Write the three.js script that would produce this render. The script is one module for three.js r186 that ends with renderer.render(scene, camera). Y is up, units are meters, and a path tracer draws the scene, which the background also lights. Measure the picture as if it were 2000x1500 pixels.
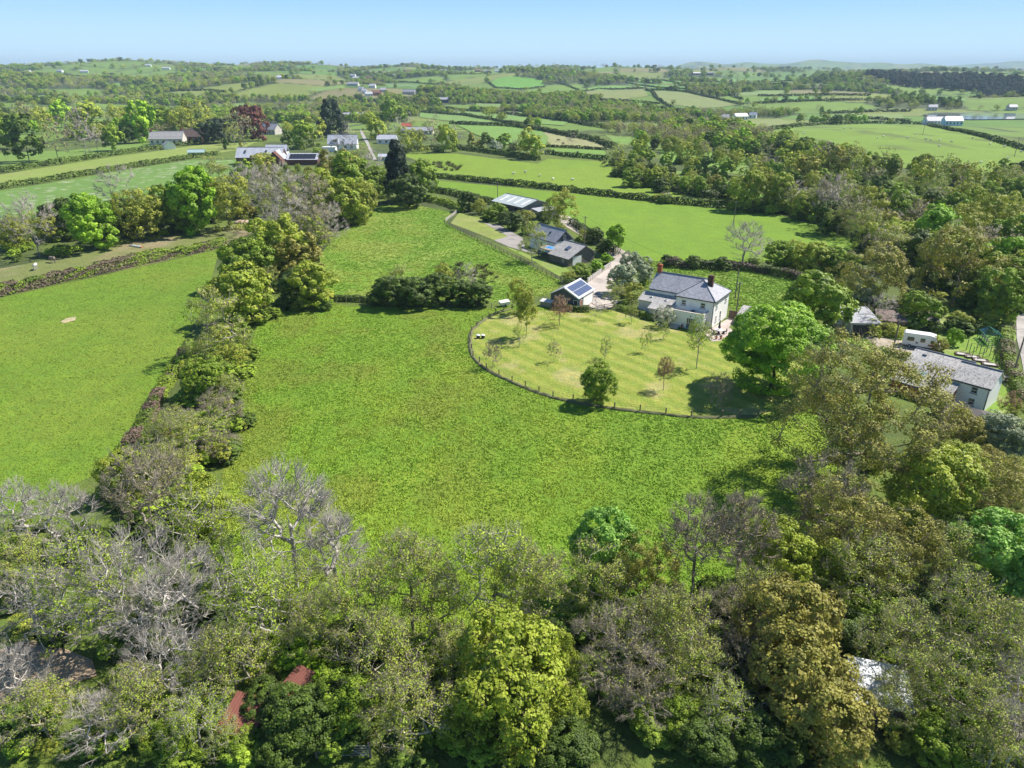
import * as THREE from 'three';
import { mergeGeometries, mergeVertices } from 'three/addons/utils/BufferGeometryUtils.js';
import { MarchingCubes } from 'three/addons/objects/MarchingCubes.js';

// ---------- camera, sky, sun, exposure ----------
const scene = new THREE.Scene();
const EYE = 46;
const camera = new THREE.PerspectiveCamera(2 * Math.atan(750 / 1389) * 180 / Math.PI, 4 / 3, 1, 40000);
camera.position.set(0, EYE, 0);
camera.rotation.set(-23.78 * Math.PI / 180, 0, 0);
const renderer = new THREE.WebGLRenderer({ antialias: true });
renderer.toneMapping = THREE.LinearToneMapping;
renderer.toneMappingExposure = 1.6;
renderer.shadowMap.enabled = true;
// clear spring sky: one gradient of height, the same all round
{
  const W = 64, HH = 512, data = new Float32Array(W * HH * 4);
  const stops = [[0, .52, .68, .76], [1.5, .43, .62, .77], [4.6, .25, .46, .71], [12, .115, .26, .48], [35, .042, .11, .26], [90, .028, .078, .20]];
  for (let j = 0; j < HH; j++) {
    const e = Math.max(0, ((j + .5) / HH - .5) * 180);
    let k = 0; while (k < stops.length - 2 && e > stops[k + 1][0]) k++;
    const a = stops[k], b = stops[k + 1], t = Math.min(1, (e - a[0]) / (b[0] - a[0]));
    for (let i = 0; i < W; i++) { const q = (j * W + i) * 4; for (let c = 0; c < 3; c++) data[q + c] = a[c + 1] + (b[c + 1] - a[c + 1]) * t; data[q + 3] = 1; }
  }
  const sky = new THREE.DataTexture(data, W, HH, THREE.RGBAFormat, THREE.FloatType);
  sky.mapping = THREE.EquirectangularReflectionMapping; sky.magFilter = THREE.LinearFilter; sky.needsUpdate = true;
  scene.background = sky; scene.environment = sky;
}
const SUN = new THREE.Vector3(.58, .80, -.27).normalize();
const sun = new THREE.DirectionalLight(new THREE.Color(1, .955, .87), 5);
sun.position.copy(SUN).multiplyScalar(600); sun.target.position.set(0, 0, -120);
sun.position.add(sun.target.position);
sun.castShadow = true; sun.shadow.mapSize.set(4096, 4096);
Object.assign(sun.shadow.camera, { left: -260, right: 260, top: 260, bottom: -260, near: 10, far: 1500 });
scene.add(sun); scene.add(sun.target);
scene.fog = new THREE.FogExp2(new THREE.Color(.62, .82, 1.0), 0.000095);

// ---------- helpers ----------
function RNG(s) { return () => { s |= 0; s = s + 0x6D2B79F5 | 0; let t = Math.imul(s ^ s >>> 15, 1 | s); t = t + Math.imul(t ^ t >>> 7, 61 | t) ^ t; return ((t ^ t >>> 14) >>> 0) / 4294967296; }; }
const hash2 = (i, j) => { let n = Math.imul(i, 374761393) + Math.imul(j, 668265263) | 0; n = Math.imul(n ^ n >>> 13, 1274126177); return ((n ^ n >>> 16) >>> 0) / 4294967296; };
function vnoise(x, y) { const i = Math.floor(x), j = Math.floor(y), u = x - i, v = y - j, s = u * u * (3 - 2 * u), t = v * v * (3 - 2 * v); const a = hash2(i, j), b = hash2(i + 1, j), c = hash2(i, j + 1), d = hash2(i + 1, j + 1); return a + (b - a) * s + (c - a) * t + (a - b - c + d) * s * t; }
function fbm(x, y, o = 4) { let v = 0, a = .5, n = 0; for (let k = 0; k < o; k++) { v += a * vnoise(x, y); n += a; a *= .5; x = x * 2.03 + 17.1; y = y * 2.03 + 5.3; } return v / n; }
const ss = (a, b, x) => { const t = Math.min(1, Math.max(0, (x - a) / (b - a))); return t * t * (3 - 2 * t); };
const sin = Math.sin, cos = Math.cos, exp = Math.exp, PI = Math.PI, V = (x, y, z) => new THREE.Vector3(x, y, z);
// height of the land
function land(x, z) {
  const r = Math.hypot(x, z), a = Math.atan2(x, -z);
  let h = .30 * sin(x * .043 + 1) * sin(z * .05 + .4) * ss(40, 90, r);
  if (r > 300) h += 6.5 * exp(-(((x - 255) / 150) ** 2) - ((z + 520) / 170) ** 2) * ss(300, 400, r);
  if (r > 550) {
    h += 48 * ss(850, 3300, r) * (1 - .25 * ss(.10, .32, a)) - 26 * ss(3700, 7500, r);
    h += ss(700, 1700, r) * (11 * sin(x * .0072 + 1.3) * sin(z * .0056 + .7) + 7.5 * sin(x * .0029 - z * .0088 + 2) + 3 * sin(x * .016 + z * .006));
    h -= 7 * exp(-(((r - 1050) / 300) ** 2));
    h += 20 * exp(-(((r - 3400) / 700) ** 2) - ((a + .44) / .16) ** 2);
  }
  const w = exp(-(((x - 600) / 270) ** 4) - ((z + 930) / 135) ** 4); h = h * (1 - w) - 7.2 * w;   // the lake basin
  if (r > 5000) {
    h += 118 * exp(-(((r - 9500) / 900) ** 2)) * ss(.17, .24, a) * (1 - ss(.47, .56, a)) * (1 + .12 * sin(a * 38) + .06 * sin(a * 90));
    h += 185 * exp(-(((r - 14500) / 1200) ** 2)) * ss(.36, .62, a) * (1 + .1 * sin(a * 30 + 1));
    h += 70 * exp(-(((r - 12000) / 1500) ** 2)) * (1 - ss(-.3, .1, a));
  }
  return h;
}
function inside(poly, x, z) { let c = false; for (let i = 0, j = poly.length - 1; i < poly.length; j = i++) { const a = poly[i], b = poly[j]; if ((a[1] > z) !== (b[1] > z) && x < (b[0] - a[0]) * (z - a[1]) / (b[1] - a[1]) + a[0]) c = !c; } return c; }
const taken = {};
function numbered(n) { taken[n] = (taken[n] ?? -1) + 1; return taken[n] ? n + '_' + String(taken[n]).padStart(3, '0') : n; }
function tag(o, label, category, group, kind) { o.userData.label = label; if (category) o.userData.category = category; if (group) o.userData.group = group; if (kind) o.userData.kind = kind; return o; }
function shade(o) { o.castShadow = o.receiveShadow = true; return o; }
function mesh(name, g, m, parent) { const o = shade(new THREE.Mesh(g, m)); o.name = parent === scene ? numbered(name) : name; parent.add(o); return o; }
function thing(name, label, category, x, z, turn = 0, group, y) { const o = new THREE.Group(); o.name = numbered(name); o.position.set(x, y ?? land(x, z), z); o.rotation.y = turn; scene.add(o); return tag(o, label, category, group); }
function lin(hex) { return new THREE.Color(hex); }
// geometry collector with vertex colours
class GB {
  constructor() { this.p = []; this.c = []; this.i = []; }
  v(x, y, z, c) { this.p.push(x, y, z); if (c) this.c.push(c[0], c[1], c[2]); return this.p.length / 3 - 1; }
  tri(a, b, c) { this.i.push(a, b, c); }
  get n() { return this.i.length / 3; }
  geo() { const g = new THREE.BufferGeometry(); g.setAttribute('position', new THREE.Float32BufferAttribute(this.p, 3)); if (this.c.length) g.setAttribute('color', new THREE.Float32BufferAttribute(this.c, 3)); g.setIndex(this.i); g.computeVertexNormals(); return g; }
  // a leaf spray: folded kite of length s at p, lying across normal n
  leaf(p, n, s, c, R) {
    let ax = R() - .5, ay = R() - .5, az = R() - .5; const d = ax * n[0] + ay * n[1] + az * n[2]; ax -= d * n[0]; ay -= d * n[1]; az -= d * n[2];
    const l = Math.hypot(ax, ay, az) || 1; ax /= l; ay /= l; az /= l;
    const bx = n[1] * az - n[2] * ay, by = n[2] * ax - n[0] * az, bz = n[0] * ay - n[1] * ax, w = s * (.32 + .2 * R()), f = s * .16, k = s * .5;
    const a = this.v(p[0] - ax * k, p[1] - ay * k, p[2] - az * k, c), q = this.v(p[0] + bx * w + n[0] * f, p[1] + by * w + n[1] * f, p[2] + bz * w + n[2] * f, c),
      t = this.v(p[0] + ax * k, p[1] + ay * k, p[2] + az * k, c), r = this.v(p[0] - bx * w + n[0] * f, p[1] - by * w + n[1] * f, p[2] - bz * w + n[2] * f, c);
    this.tri(a, q, t); this.tri(a, t, r);
  }
  // tapered stick
  stick(a, b, ra, rb, sides, c) {
    let dx = b[0] - a[0], dy = b[1] - a[1], dz = b[2] - a[2]; const l = Math.hypot(dx, dy, dz) || 1e-6; dx /= l; dy /= l; dz /= l;
    let ux, uy, uz; if (Math.abs(dy) < .9) { ux = -dz; uy = 0; uz = dx; } else { ux = 0; uy = dz; uz = -dy; }
    const m = Math.hypot(ux, uy, uz); ux /= m; uy /= m; uz /= m; const vx = dy * uz - dz * uy, vy = dz * ux - dx * uz, vz = dx * uy - dy * ux, s0 = this.p.length / 3;
    for (let k = 0; k < sides; k++) { const t = k / sides * 2 * PI, e = cos(t), f = sin(t); const X = ux * e + vx * f, Y = uy * e + vy * f, Z = uz * e + vz * f; this.v(a[0] + X * ra, a[1] + Y * ra, a[2] + Z * ra, c); if (rb > 0) this.v(b[0] + X * rb, b[1] + Y * rb, b[2] + Z * rb, c); }
    if (rb > 0) for (let k = 0; k < sides; k++) { const a0 = s0 + 2 * k, a1 = s0 + 2 * ((k + 1) % sides); this.tri(a0, a1, a0 + 1); this.tri(a1, a1 + 1, a0 + 1); }
    else { const t = this.v(b[0], b[1], b[2], c); for (let k = 0; k < sides; k++) this.tri(s0 + k, s0 + (k + 1) % sides, t); }
  }
}
function dataTex(n, f, srgb = false, rep) { const d = new Uint8Array(n * n * 4); for (let j = 0; j < n; j++) for (let i = 0; i < n; i++) { const v = f(i / n, j / n, i, j), q = (j * n + i) * 4; for (let c = 0; c < 3; c++) d[q + c] = Math.max(0, Math.min(255, (Array.isArray(v) ? v[c] : v) * 255)); d[q + 3] = 255; } const t = new THREE.DataTexture(d, n, n); t.wrapS = t.wrapT = THREE.RepeatWrapping; t.magFilter = THREE.LinearFilter; t.minFilter = THREE.LinearMipmapLinearFilter; if (srgb) t.colorSpace = THREE.SRGBColorSpace; t.needsUpdate = true; return t; }
// tiling fractal noise
function tnoise(u, v, f, o, seed) { let s = 0, a = .5, n = 0; for (let k = 0; k < o; k++) { const x = u * f, y = v * f, i = Math.floor(x), j = Math.floor(y), p = x - i, q = y - j, S = p * p * (3 - 2 * p), T = q * q * (3 - 2 * q), h = (A, B) => hash2((A % f + f) % f + seed * 97 + k * 31, (B % f + f) % f + seed * 57); const A = h(i, j), B = h(i + 1, j), C = h(i, j + 1), D = h(i + 1, j + 1); s += a * (A + (B - A) * S + (C - A) * T + (A - B - C + D) * S * T); n += a; a *= .62; f *= 2; } return s / n; }

// outlines of fields, drives and water, metres (x, z)
const MEADOW = [[-34.9,-72.6],[-43.0,-102.9],[-50.1,-131.8],[-52.1,-144.4],[-39.6,-146.7],[-30.4,-144.7],[-4.3,-144.1],[0.0,-146.0],[10.9,-145.4],[30.0,-131.6],[46.7,-106.4],[43.1,-85.3],[38.5,-68.3],[25.4,-56.7],[0.0,-49.0],[-13.4,-47.7],[-25.1,-52.9],[-33.0,-63.3]];
const LEFTF = [[-115.1,-144.5],[-113.3,-151.7],[-107.5,-161.0],[-100.6,-170.7],[-93.0,-181.4],[-82.1,-198.4],[-76.6,-180.4],[-66.4,-147.9],[-62.6,-131.8],[-58.6,-111.5],[-55.1,-97.3],[-52.4,-84.3],[-52.1,-76.2],[-57.6,-67.1],[-68.0,-62.3],[-124.9,-125.6]];
const PADDOCK = [[-134.2,-168.3],[-130.6,-177.8],[-119.1,-192.4],[-107.4,-212.6],[-87.4,-239.7],[-80.5,-229.2],[-82.6,-199.7],[-93.3,-182.0],[-105.2,-167.6],[-114.7,-153.7],[-118.6,-146.4]];
const UPLEFT = [[-213.5,-285.6],[-212.8,-302.8],[-199.6,-363.2],[-179.7,-416.9],[-153.7,-419.8],[-130.5,-375.9],[-142.8,-303.1],[-151.1,-277.6],[-156.6,-249.9],[-166.3,-232.1],[-170.8,-224.3]];
const STRIP = [[-250.9,-339.0],[-247.2,-355.0],[-231.7,-432.9],[-214.0,-500.2],[-182.7,-550.0],[-173.1,-475.5],[-186.1,-432.5],[-206.3,-376.0],[-219.9,-313.6],[-220.9,-296.1]];
const PARK = [[-276.7,-376.0],[-310.2,-450.5],[-275.7,-472.2],[-263.7,-535.3],[-236.6,-507.6],[-240.7,-450.6],[-257.1,-370.0]];
const CENTRAL = [[-49.1,-166.2],[-51.8,-181.3],[-53.0,-203.2],[-51.9,-242.1],[-48.8,-270.1],[-38.6,-272.5],[-20.9,-255.1],[-21.7,-236.5],[-17.8,-225.5],[0.0,-190.8],[11.7,-166.9],[9.8,-155.2],[-4.5,-149.0],[-31.8,-152.1],[-40.1,-153.7]];
const BARNLAWN = [[-18.6,-254.1],[-10.4,-243.1],[-8.4,-234.0],[-1.2,-214.3],[-5.0,-209.0],[-20.2,-235.5]];
const BARNFRONT = [[-1.5,-201.3],[5.1,-190.8],[13.2,-180.3],[14.8,-175.3],[11.6,-170.6],[6.1,-184.4],[-0.7,-198.2]];
const HAY = [[-35.1,-335.1],[0.0,-314.9],[31.2,-295.0],[57.9,-272.8],[83.1,-260.1],[89.9,-258.2],[100.4,-233.5],[101.0,-201.8],[83.1,-190.1],[67.0,-183.2],[33.9,-185.2],[25.7,-208.8],[17.8,-249.5],[-8.2,-289.7],[-30.0,-305.3]];
const SHEEPF = [[-69.8,-450.4],[-34.0,-449.4],[13.8,-397.9],[20.4,-422.0],[52.8,-402.2],[53.2,-355.6],[64.8,-307.6],[83.5,-268.0],[59.5,-280.6],[0.0,-326.0],[-37.9,-351.2],[-46.7,-397.0]];
const HOUSEF = [[35.7,-187.9],[40.9,-179.8],[56.9,-176.1],[73.5,-159.7],[73.1,-148.0],[59.6,-141.2],[46.4,-139.7],[46.7,-148.6],[35.9,-161.1]];
const HILLF = [[169.7,-535.3],[238.1,-626.4],[371.4,-782.8],[438.0,-807.6],[323.3,-526.9],[290.8,-423.0],[296.1,-382.4],[255.4,-326.7],[233.5,-334.9],[209.5,-346.0],[180.8,-372.8],[166.4,-432.1]];
const LAWN = [[-7.5,-123.4],[-7.5,-129.2],[-5.6,-135.5],[-3.2,-140.2],[0.0,-142.7],[6.4,-142.8],[13.9,-141.7],[17.9,-144.3],[21.5,-142.8],[25.8,-136.5],[30.0,-131.6],[32.6,-129.8],[37.1,-123.5],[43.2,-128.7],[46.0,-134.8],[49.1,-128.7],[49.3,-106.4],[42.4,-94.8],[35.7,-92.6],[30.4,-92.2],[25.9,-92.3],[22.4,-93.1],[15.2,-94.9],[6.3,-98.9],[0.0,-104.8],[-4.3,-110.3],[-6.7,-116.3]];
const COTGARDEN = [[61.7,-126.0],[72.1,-131.8],[79.1,-131.8],[93.3,-144.4],[104.2,-144.5],[95.1,-126.2],[83.8,-111.5],[75.6,-97.3],[68.5,-90.3],[69.7,-97.2],[69.4,-111.3],[65.5,-115.9]];
const DRIVE = [[16.4,-145.4],[15.0,-155.2],[18.6,-168.2],[23.8,-180.2],[28.1,-188.0],[32.5,-185.2],[30.6,-177.6],[25.8,-170.4],[23.5,-161.4],[23.4,-149.1],[20.6,-144.3],[18.3,-143.2]];
const LANE = [[15.1,-249.5],[19.4,-247.5],[25.6,-215.7],[30.4,-199.4],[34.1,-186.8],[31.0,-180.1],[27.5,-188.0],[22.6,-208.8],[16.5,-230.9]];
const YARD = [[-9.2,-234.9],[-4.1,-231.2],[3.1,-212.1],[3.9,-199.4],[9.4,-193.6],[5.2,-193.6],[-1.2,-201.3],[-5.3,-209.0],[-1.2,-214.3]];
const RROAD = [[103.0,-138.5],[111.9,-144.6],[95.2,-116.0],[83.5,-99.2],[81.7,-103.0],[89.4,-116.1],[95.1,-126.2]];
const COTDRIVE = [[69.9,-126.1],[73.2,-124.0],[76.3,-118.4],[74.8,-114.8],[70.9,-115.9],[66.3,-119.5],[66.5,-126.1]];
const VLANE = [[-136.4,-675.9],[-128.5,-644.9],[-102.4,-533.0],[-84.0,-450.5],[-75.8,-415.7],[-77.9,-415.9],[-99.1,-509.1],[-121.1,-602.3]];
const PATIO = [[36.8,-129.2],[36.9,-123.5],[38.8,-124.1],[42.7,-129.6],[42.4,-131.7],[45.0,-136.1],[44.2,-137.7],[38.6,-130.7]];
const EARTH = [[-46.1,-45.8],[-42.4,-48.2],[-38.6,-47.1],[-35.7,-45.9],[-34.4,-44.2],[-37.3,-42.6],[-39.2,-41.1],[-41.5,-39.2]];
const SHORE = [[405.4,-756.5],[368.5,-653.4],[297.3,-452.1],[292.4,-392.1],[653.9,-895.6],[593.5,-886.5],[534.5,-878.0],[503.0,-896.4],[502.6,-936.2]];
const LAKE = [[528.9,-980.1],[583.3,-1043.5],[635.4,-1048.8],[703.9,-1035.3],[739.0,-1016.0],[660.7,-905.1],[599.4,-895.6],[539.6,-886.6],[508.1,-905.8]];
const MIDF = [[[[75.1,-372.9],[83.5,-364.0],[100.5,-319.0],[101.2,-287.1],[85.6,-275.3],[70.6,-304.5]],[0.171,0.33,0.035]],[[[95.5,-480.1],[116.3,-445.4],[126.0,-405.4],[133.0,-361.3],[115.1,-344.0],[97.0,-367.6],[81.3,-406.0]],[0.177,0.33,0.041]],[[[127.3,-325.1],[137.3,-300.3],[162.7,-304.7],[178.1,-280.2],[157.7,-258.0],[141.2,-285.8]],[0.177,0.307,0.047]],[[[24.1,-643.3],[56.4,-515.3],[61.1,-467.9],[26.7,-485.9],[24.2,-545.0]],[0.354,0.354,0.153]],[[[24.4,-473.0],[56.8,-459.0],[53.4,-418.5],[22.7,-438.7]],[0.177,0.33,0.041]],[[[198.8,-742.8],[333.8,-950.2],[303.4,-814.7],[237.3,-647.7],[184.6,-565.3]],[0.236,0.283,0.083]],[[[72.4,-590.1],[98.3,-495.0],[91.4,-458.7],[68.8,-502.4]],[0.177,0.319,0.047]],[[[404.2,-982.0],[526.6,-1028.3],[453.6,-870.6],[379.2,-904.7]],[0.201,0.295,0.071]]];
const FARF = [[[[-52.4,-1880.9],[-32.2,-1945.9],[6.4,-1951.2],[78.4,-1878.5],[74.6,-1812.3],[17.7,-1770.5],[-35.7,-1792.6]],[0.142,0.342,0.035]],[[[137.4,-1718.1],[198.3,-1752.9],[285.5,-1683.4],[226.8,-1281.8],[161.8,-1208.5],[127.1,-1267.3]],[0.236,0.271,0.071]],[[[148.3,-1783.5],[241.6,-1819.4],[286.7,-1761.8],[197.3,-1743.4]],[0.189,0.342,0.059]],[[[351.6,-2395.3],[411.6,-1854.0],[390.0,-1727.7],[291.7,-1958.1]],[0.153,0.33,0.059]],[[[278.9,-1895.8],[377.2,-1669.5],[313.6,-1384.4],[274.6,-1814.4]],[0.153,0.33,0.059]],[[[267.2,-1459.3],[306.3,-1351.4],[347.9,-1178.7],[278.4,-1119.3],[231.9,-1193.6]],[0.224,0.271,0.083]],[[[-57.9,-1234.4],[0.0,-1200.2],[114.1,-1060.2],[102.1,-1010.8],[-55.1,-1172.6]],[0.189,0.295,0.071]],[[[-44.6,-1104.4],[52.4,-972.6],[54.5,-896.9],[-48.7,-1033.6]],[0.201,0.295,0.071]],[[[-109.6,-1166.0],[0.0,-940.0],[58.0,-778.9],[48.2,-711.1],[0.0,-773.2],[-92.4,-1055.3]],[0.177,0.319,0.059]],[[[-134.0,-1106.5],[-64.5,-955.8],[-5.2,-760.4],[-51.6,-761.9],[-110.4,-908.4]],[0.177,0.319,0.059]],[[[-54.5,-730.5],[22.7,-668.4],[27.4,-558.0],[20.1,-473.3],[-6.9,-505.5],[-28.3,-592.6]],[0.177,0.33,0.047]],[[[407.0,-1268.8],[485.0,-1252.1],[484.2,-1206.3],[395.8,-1205.7]],[0.153,0.319,0.059]],[[[626.7,-1748.4],[725.7,-1736.7],[651.0,-1631.7]],[0.201,0.319,0.083]],[[[649.4,-1246.8],[870.8,-1611.5],[684.8,-1149.6],[658.7,-1130.0],[618.9,-1170.8]],[0.165,0.307,0.059]],[[[402.6,-1372.5],[554.6,-1542.6],[465.8,-1317.7],[389.5,-1296.4]],[0.201,0.295,0.083]],[[[594.7,-2302.7],[733.1,-2357.6],[685.4,-2247.7],[484.4,-1825.8]],[0.165,0.319,0.071]],[[[-869.6,-1648.7],[-837.2,-1695.3],[-801.3,-1607.8],[-828.9,-1588.6]],[0.165,0.307,0.071]],[[[-1110.1,-2597.1],[-1087.3,-2848.3],[-881.5,-2267.1],[-955.6,-2266.3]],[0.177,0.307,0.083]],[[[-1325.0,-2267.1],[-1228.8,-2253.0],[-966.4,-1757.9],[-1059.1,-1819.4]],[0.165,0.283,0.083]],[[[-373.0,-1394.3],[-323.0,-1474.2],[-307.1,-1420.8],[-355.6,-1368.2]],[0.189,0.319,0.071]],[[[-383.9,-1157.6],[-334.7,-1157.6],[-313.3,-1068.9],[-347.8,-1064.0]],[0.236,0.366,0.071]],[[[-250.3,-1203.6],[-200.4,-1247.2],[-186.1,-1206.9],[-233.3,-1157.3]],[0.212,0.319,0.083]],[[[-347.1,-2013.0],[-163.0,-1887.7],[-143.2,-1793.5],[-229.6,-1438.8]],[0.153,0.271,0.071]],[[[-916.8,-1386.1],[-881.6,-1451.7],[-816.7,-1387.0],[-703.5,-1071.7]],[0.165,0.295,0.071]],[[[-1078.4,-2147.0],[-938.6,-2120.8],[-841.7,-1870.3],[-947.9,-1909.2]],[0.165,0.295,0.071]],[[[-480.0,-1233.8],[-424.6,-1267.7],[-413.1,-1231.3],[-458.9,-1198.4]],[0.177,0.307,0.071]]];
const FARHEDGES = [[[-159.6,-1130.2],[-64.5,-955.8],[0.0,-747.6],[36.4,-593.8],[52.5,-593.0]],[[-119.1,-1182.8],[0.0,-961.5],[58.7,-788.9],[83.9,-649.7]],[[-62.8,-1250.5],[8.1,-1206.2],[74.8,-1113.5],[116.7,-1051.2]],[[-57.4,-1137.9],[7.1,-1058.6],[58.3,-961.0]],[[-61.4,-754.7],[0.0,-704.2],[36.4,-593.8],[57.2,-522.6],[64.6,-470.8]],[[-279.7,-1190.5],[-232.7,-1241.2],[-177.0,-1259.7]],[[-266.3,-1098.9],[-216.0,-1147.7],[-158.2,-1120.4]],[[-222.2,-968.3],[-183.2,-1045.4],[-131.0,-971.3]],[[130.5,-1701.3],[200.2,-1770.8],[292.5,-1691.8]],[[288.3,-1653.7],[237.1,-1267.3],[233.3,-1159.6],[236.1,-1097.0]],[[348.4,-2394.5],[385.9,-1709.0],[423.7,-1413.3]],[[274.7,-1866.1],[350.6,-1549.8],[375.2,-1246.5]],[[288.3,-1604.5],[318.2,-1324.8],[355.4,-1177.6]],[[116.2,-1240.3],[168.9,-1201.4],[227.7,-1171.2]],[[376.5,-1195.1],[450.0,-1200.4],[536.6,-1179.4],[599.0,-1146.4]],[[414.7,-1293.8],[507.9,-1268.5],[578.5,-1238.1]],[[462.7,-1580.0],[594.7,-1596.0],[696.7,-1637.1]],[[456.6,-1811.8],[702.7,-2207.8],[676.4,-1822.6]],[[421.8,-1043.1],[498.5,-1057.6],[555.6,-1058.1]],[[369.1,-894.8],[431.2,-911.4],[454.9,-861.7]],[[99.1,-1869.6],[133.2,-1823.1],[152.9,-1766.8]],[[-55.9,-1874.8],[-37.8,-1774.6],[17.5,-1753.1],[77.7,-1799.6]],[[-874.4,-1439.2],[-763.0,-1426.9],[-590.6,-1224.6]],[[-1351.8,-2275.6],[-1225.4,-2261.1],[-1009.3,-2062.5]],[[-1132.6,-2611.0],[-1083.2,-2888.3],[-948.0,-2877.8]],[[-347.6,-1030.7],[-308.9,-1041.2],[-271.9,-1061.7]],[[-355.0,-2060.3],[-235.1,-1969.4],[-123.4,-1858.4]],[[-730.5,-1568.4],[-597.9,-1403.0],[-508.5,-1363.0]]];
const WOODS = [[[121.4,-615.7],[180.0,-663.0],[174.2,-532.5],[164.9,-428.1],[177.5,-365.7],[152.8,-354.6],[136.7,-395.6],[120.8,-439.0],[97.2,-489.0]],[[77.4,-632.6],[112.9,-571.4],[98.3,-495.0],[76.2,-589.1]],[[-603.7,-841.9],[-604.4,-954.2],[-574.5,-1067.5],[-463.9,-1190.2],[-308.6,-1210.6],[-242.3,-997.9],[-234.2,-786.0],[-362.2,-993.6],[-480.5,-1151.9],[-505.3,-1071.3],[-567.9,-1054.5],[-604.4,-954.2],[-531.1,-737.9]],[[204.7,-325.6],[247.1,-334.4],[202.3,-269.5],[200.9,-291.2]]];
const PINEWOOD = [[858.9,-1882.3],[1164.7,-2383.8],[1062.8,-1782.9],[1106.8,-1572.2],[794.8,-1122.3],[974.5,-1626.1],[855.9,-1742.9]];
const HOUSES = [[-245.0,-1310.3,12.2,'w'],[-233.8,-1321.9,15.9,'r'],[-259.1,-1349.5,9.0,'w'],[-229.2,-1365.4,10.9,'g'],[-270.9,-1379.1,9.2,'w'],[-349.5,-2250.2,38.7,'w'],[-357.1,-2516.0,33.2,'w'],[-356.1,-2635.5,24.3,'r'],[-404.1,-2180.6,26.0,'r'],[-302.4,-1468.7,21.5,'g'],[-441.5,-2187.4,17.4,'w'],[-349.0,-1984.9,15.8,'g'],[-178.9,-1341.1,23.3,'g'],[-259.6,-1435.7,11.5,'w'],[-240.9,-2706.6,25.0,'g'],[-116.8,-2726.5,25.2,'r'],[-88.8,-2694.2,28.4,'k'],[-50.3,-2726.5,21.6,'w'],[-1034.7,-2328.0,21.5,'w'],[-1277.6,-2320.0,21.4,'w'],[-1344.9,-2312.5,18.3,'w'],[-1430.5,-2295.2,15.1,'w'],[-1152.7,-2469.4,16.2,'w'],[-464.2,-1541.6,9.2,'w'],[-461.7,-2253.3,14.9,'w'],[235.4,-838.4,7.9,'g'],[270.9,-900.5,15.8,'w'],[302.2,-951.9,9.0,'w'],[590.7,-1071.1,11.5,'g'],[690.0,-1052.1,11.3,'g'],[577.2,-2428.3,48.1,'k'],[617.3,-2428.7,41.7,'k'],[-312.9,-1008.5,9.5,'g'],[-116.2,-1239.3,28.2,'k'],[-183.7,-876.7,23.7,'g'],[-204.9,-634.0,9.5,'g']];
const FILL = [[[[86.3,-252.7],[104.2,-262.1],[124.7,-250.2],[144.6,-238.1],[164.3,-226.8],[101.2,-131.8],[100.9,-144.5],[99.6,-155.6],[92.3,-159.5],[91.6,-178.6],[94.2,-196.5],[96.6,-224.0]],7.5,7,11],[[[53.7,-397.7],[56.3,-335.7],[64.2,-304.8],[83.0,-266.0],[93.7,-270.0],[86.7,-293.0],[74.6,-322.8],[63.4,-364.6],[60.8,-409.7]],8,4.5,8],[[[77.9,-494.3],[89.7,-434.1],[108.2,-390.8],[113.7,-339.6],[118.9,-302.1],[127.8,-282.7],[137.3,-300.3],[127.3,-337.8],[118.6,-389.6],[103.5,-442.8],[87.9,-514.0]],9,5,9],[[[155.9,-419.1],[165.9,-374.3],[176.9,-343.5],[198.1,-326.0],[219.9,-310.8],[203.2,-285.3],[189.5,-306.8],[169.6,-328.1],[155.1,-348.2],[149.2,-385.1]],8.5,7,11],[[[-148.8,-205.7],[-138.7,-219.1],[-122.5,-227.7],[-107.2,-242.3],[-94.9,-262.3],[-92.0,-270.7],[-76.5,-270.2],[-57.3,-260.1],[-54.7,-210.4],[-55.4,-190.1],[-66.9,-210.4],[-87.7,-245.9],[-103.0,-231.9],[-119.4,-206.3],[-139.1,-190.8]],7.5,4.5,9],[[[-125.5,-346.2],[-111.9,-365.7],[-83.8,-377.4],[-63.5,-350.3],[-52.6,-286.8],[-58.2,-265.0],[-78.0,-275.6],[-93.8,-276.4]],7,2.5,4.5],[[[64.4,-183.3],[72.6,-176.6],[79.2,-164.8],[81.0,-155.5],[85.2,-159.5],[83.8,-178.5],[74.8,-190.1]],7,3.5,5.5],[[[-59.2,-159.5],[-51.1,-178.6],[-42.7,-159.8],[-44.3,-148.0],[-52.3,-145.1]],6,3,6],[[[-58.1,-131.8],[-56.0,-149.7],[-51.5,-142.7],[-48.4,-120.9],[-45.7,-107.0],[-42.7,-95.4],[-38.7,-82.7],[-36.7,-72.6],[-45.3,-72.6],[-45.5,-82.8],[-48.8,-99.1],[-53.9,-116.0]],5,2.2,4.5]];

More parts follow.
